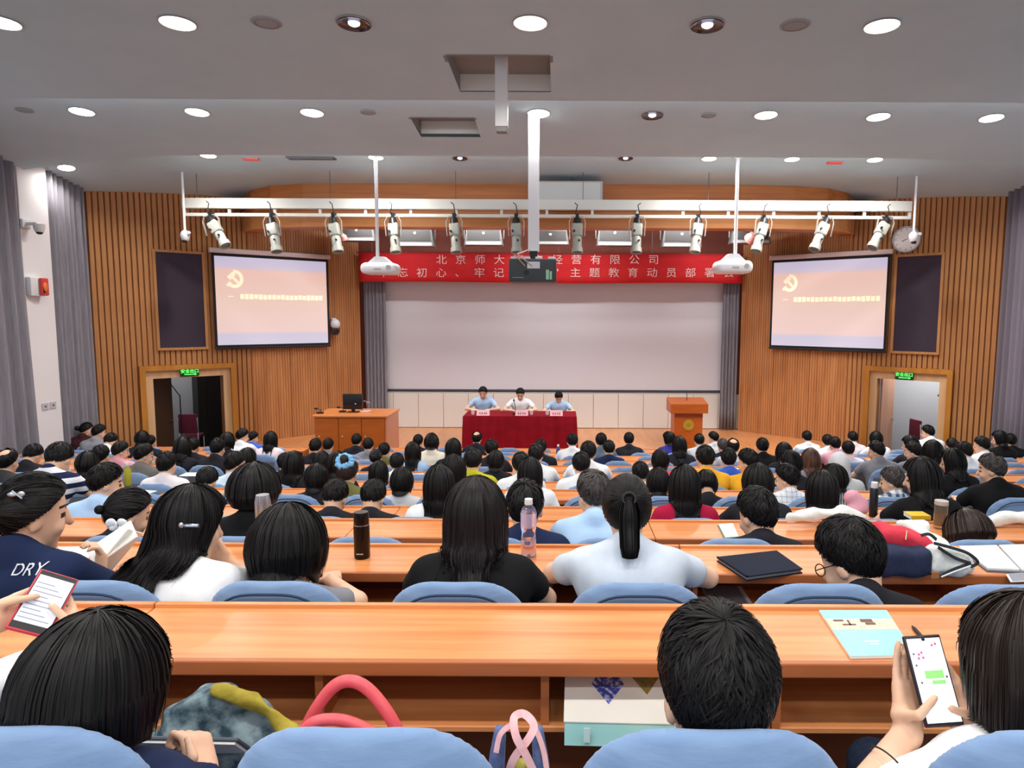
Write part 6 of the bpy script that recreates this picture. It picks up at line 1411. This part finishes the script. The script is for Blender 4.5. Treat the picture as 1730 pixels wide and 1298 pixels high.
q = quad_px([(1683, 960), (1760, 955), (1770, 968), (1690, 972)], ZB + .006); t = thing('paper_sheet', 'white sheet at the desk edge under the open binder', 'paper'); slab(MB(), [v - np.array([0, .06, 0]) for v in q], ZB + .001, ZB + .004).obj('sheet', M('paper_white'), t); slab(MB(), [v - np.array([-.01, .055, 0]) for v in q], ZB + .0042, ZB + .0052).obj('under_sheet', M('page_grey'), t)
# open book held by the woman in navy
r_, u_, n_ = view_axes(190, 930); c = at_d(192, 930, 2.44); t = thing('open_book', 'open white book held up by the woman in the navy t-shirt', 'book'); ax_ = unit(r_ * .75 + u_ * .62 - n_ * .2)
for s, tl_ in ((1, .5), (-1, -.35)):
    o = MB().box(-.085, .085, 0, .11, -.004, .004, .002, 1).obj('page_block', M('paper_white'), t); yy = unit(n_ * (-.25) * 0 + np.cross(ax_, n_) * s * .45 + np.array([0, .9, .1])); from_axes(o, c - np.cross(ax_, n_) * .01 * s, ax_, yy, unit(np.cross(ax_, yy)))
q = quad_px([(98, 925), (150, 924), (168, 962), (128, 972)], ZB + .004); t = thing('paper_sheet', 'white open pages on the desk beside the woman in the navy t-shirt', 'paper'); slab(MB(), q, ZB + .001, ZB + .006).obj('sheet', M('paper_white'), t)
slab(MB(), lerp_q(q, .02, .98, .02, .98), ZB + .006, ZB + .008).obj('top_sheet', M('paper_white'), t)
zs = ZB - .178; x0, x1 = at_d(1206, 1005, 2.56)[0], at_d(1278, 1005, 2.56)[0]; t = thing('paper_stack', 'white paper stack on the shelf under the second-row desk', 'paper'); MB().box(x0, x1, 2.56, 2.78, zs + .001, zs + .03).obj('sheets', M('paper_white'), t); MB().box(x0 + .004, x1 - .02, 2.565, 2.78, zs + .03, zs + .034).obj('top_sheet', M('page_grey'), t)

# third-row and further desks
d_ = 2.74; p = at_d(446, 900, d_); tz = at_d(446, 836, d_)[2] - ZB; rr = 13.5 * d_ / 1160; t = thing('thermos', 'brushed steel vacuum flask on the second-row desk', 'thermos', (p[0], p[1], ZB)); ss = M('brushed_steel', '#b9bcc2', .28, .9)
MB().lathe([(rr * .95, 0), (rr, .006), (rr, tz * .5), (rr * .95, tz * .52)], 26).obj('body', ss, t, True, angle=50); MB().lathe([(rr * .93, tz * .54), (rr * .98, tz * .56), (rr * .98, tz * .88), (rr * .8, tz), (.001, tz)], 26).obj('cup_lid', ss, t, True, angle=50)
q = quad_px([(1212, 886), (1238, 884), (1248, 907), (1224, 909)], ZC + .01); t = thing('notebook', 'pale notebook with a green edge on the third-row desk', 'notebook'); slab(MB(), q, ZC + .001, ZC + .006).obj('cover', M('green_edge', '#5d7a63', .5), t); slab(MB(), lerp_q(q, .08, 1, .0, .97), ZC + .006, ZC + .010).obj('page_block', M('mint_page', '#dff0e6', .5), t)
def cloth_heap(lab, pts, r0, mat, nm='cloth_bundle', cat='cloth', zmin=0):
    V, F = solid([('cap', a_, b2, r0, r0 * .9, .03, 1) for a_, b2 in zip(pts, pts[1:])], .013); V += .006 * np.sin(V * 48 + V[:, [1, 2, 0]] * 31); V[:, 2] = np.maximum(V[:, 2], zmin); o = link(nm, mesh_np(nm, V, F), mat); tag(o, lab, cat); return o
cloth_heap('crumpled white cloth along the back rail of the third-row desk', [at_d(1335, 876, 3.72), at_d(1375, 870, 3.74), at_d(1425, 866, 3.75), at_d(1455, 876, 3.74)], .032, fab_white, zmin=ZC + .002)
cloth_heap('crumpled white cloth on the third-row desk at the frame edge', [at_d(1668, 882, 3.74), at_d(1705, 874, 3.76), at_d(1760, 876, 3.76)], .035, fab_white, zmin=ZC + .002)
p = at_z(1588, 893, ZC); d_ = p[1]; tz = at_d(1588, 846, d_)[2] - ZC; rr = 11 * d_ / 1160; t = thing('glass_tumbler', 'tall clear glass tumbler with a pale lid on the third-row desk', 'tumbler', (p[0], p[1], ZC)); MB().lathe([(rr * .9, .002), (rr, .01), (rr, tz * .85), (rr * .93, tz * .85), (rr * .9, .02)], 24, cap=False).obj('glass', M('tumbler_glass', '#d9cdbb', .06, trans=.9, ior=1.2), t, True, angle=50); MB().lathe([(rr, tz * .86), (rr, tz), (.001, tz)], 20).obj('lid', M('lid_grey', '#b9b2ac', .4), t, True, angle=40); MB().lathe([(rr * .85, .02), (rr * .85, tz * .55), (.001, tz * .55)], 20).obj('tea', M('tea', '#b58a52', .2, trans=.4), t, True)
t = thing('yellow_book', 'small yellow book at the back of the third-row desk', 'book', at_z(1545, 872, ZC + .0) + np.array([0, -.03, 0])); MB().box(-.06, .05, -.05, .04, .001, .022).obj('page_block', M('paper_white'), t); MB().box(-.062, .052, -.052, .042, .022, .025).box(-.062, .052, -.053, -.051, .001, .025).obj('cover', M('yellow_cover', '#f0c234', .5), t)
p = at_d(1476, 851, 4.62); t = thing('thermos', 'slim black flask with a pale cap on the fourth-row desk', 'thermos', (p[0], 4.62, ZD)); hh = at_d(1476, 815, 4.62)[2] - ZD; MB().lathe([(.026, 0), (.028, .01), (.028, hh * .8), (.02, hh * .84)], 18).obj('body', black, t, True, angle=50); MB().lathe([(.022, hh * .84), (.024, hh * .86), (.022, hh), (.001, hh)], 16).obj('cap', wht, t, True, angle=50)
cloth_heap('pink cloth bag beside the long-haired person in white', [at_d(1440, 842, 4.45), at_d(1452, 856, 4.42), at_d(1440, 868, 4.4)], .05, M('cloth_pink', '#d48ab0', .85), 'cloth_bag', 'bag')
for i, (px, py, k, wd) in enumerate(((231, 801, 4, .22), (322, 780, 6, .2), (290, 747, 9, .2), (845, 771, 7, .2), (1108, 776, 7, .18), (588, 768, 6, .2), (1235, 777, 7, .2), (452, 752, 9, .2), (700, 775, 6, .2))):
    z = ROWZ[k] + DZ; p = at_z(px, py, z); y = min(max(p[1], ROWD[k] + DY0 + .1), ROWD[k] + DY1 - .13); t = thing('paper_sheet', 'white handout sheet on a desk, %s row from stage, %s of the loose sheets' % (ORD[11 - k], ORD[i]), 'paper', (p[0] * y / p[1], y, z + .001), (0, 0, .2 * (i % 3 - 1)))
    MB().box(-wd / 2, wd / 2, -.08, .09, 0, .002).obj('sheet', M('paper_white'), t); MB().box(-wd / 2 + .02, wd / 2 - .03, .04, .05, .002, .0025).box(-wd / 2 + .02, wd / 2 - .03, .0, .01, .002, .0025).obj('text_block', M('page_grey'), t)
for i, (px, py, k, mt) in enumerate(((213, 762, 5, '#b7b23a'), (115, 780, 4, '#c9c43f'), (943, 757, 9, '#4a4f9a'))):
    z = ROWZ[k] + DZ; d_ = ROWD[k] + .7; p = at_d(px, py, d_); t = thing('drink_bottle', ['yellow-green bottle beside the man in the grey-brown shirt', 'yellow bottle near the striped polo', 'blue bottle in front of the red stage table'][i], 'bottle', (p[0], d_, z)); mm = M('bottle_%d' % i, mt, .3)
    MB().lathe([(.03, 0), (.033, .01), (.033, .15), (.014, .19), (.014, .20)], 16).obj('bottle_body', mm, t, True, angle=50); MB().lathe([(.017, .195), (.017, .225), (.001, .225)], 12).obj('cap', wht, t, True, angle=50)
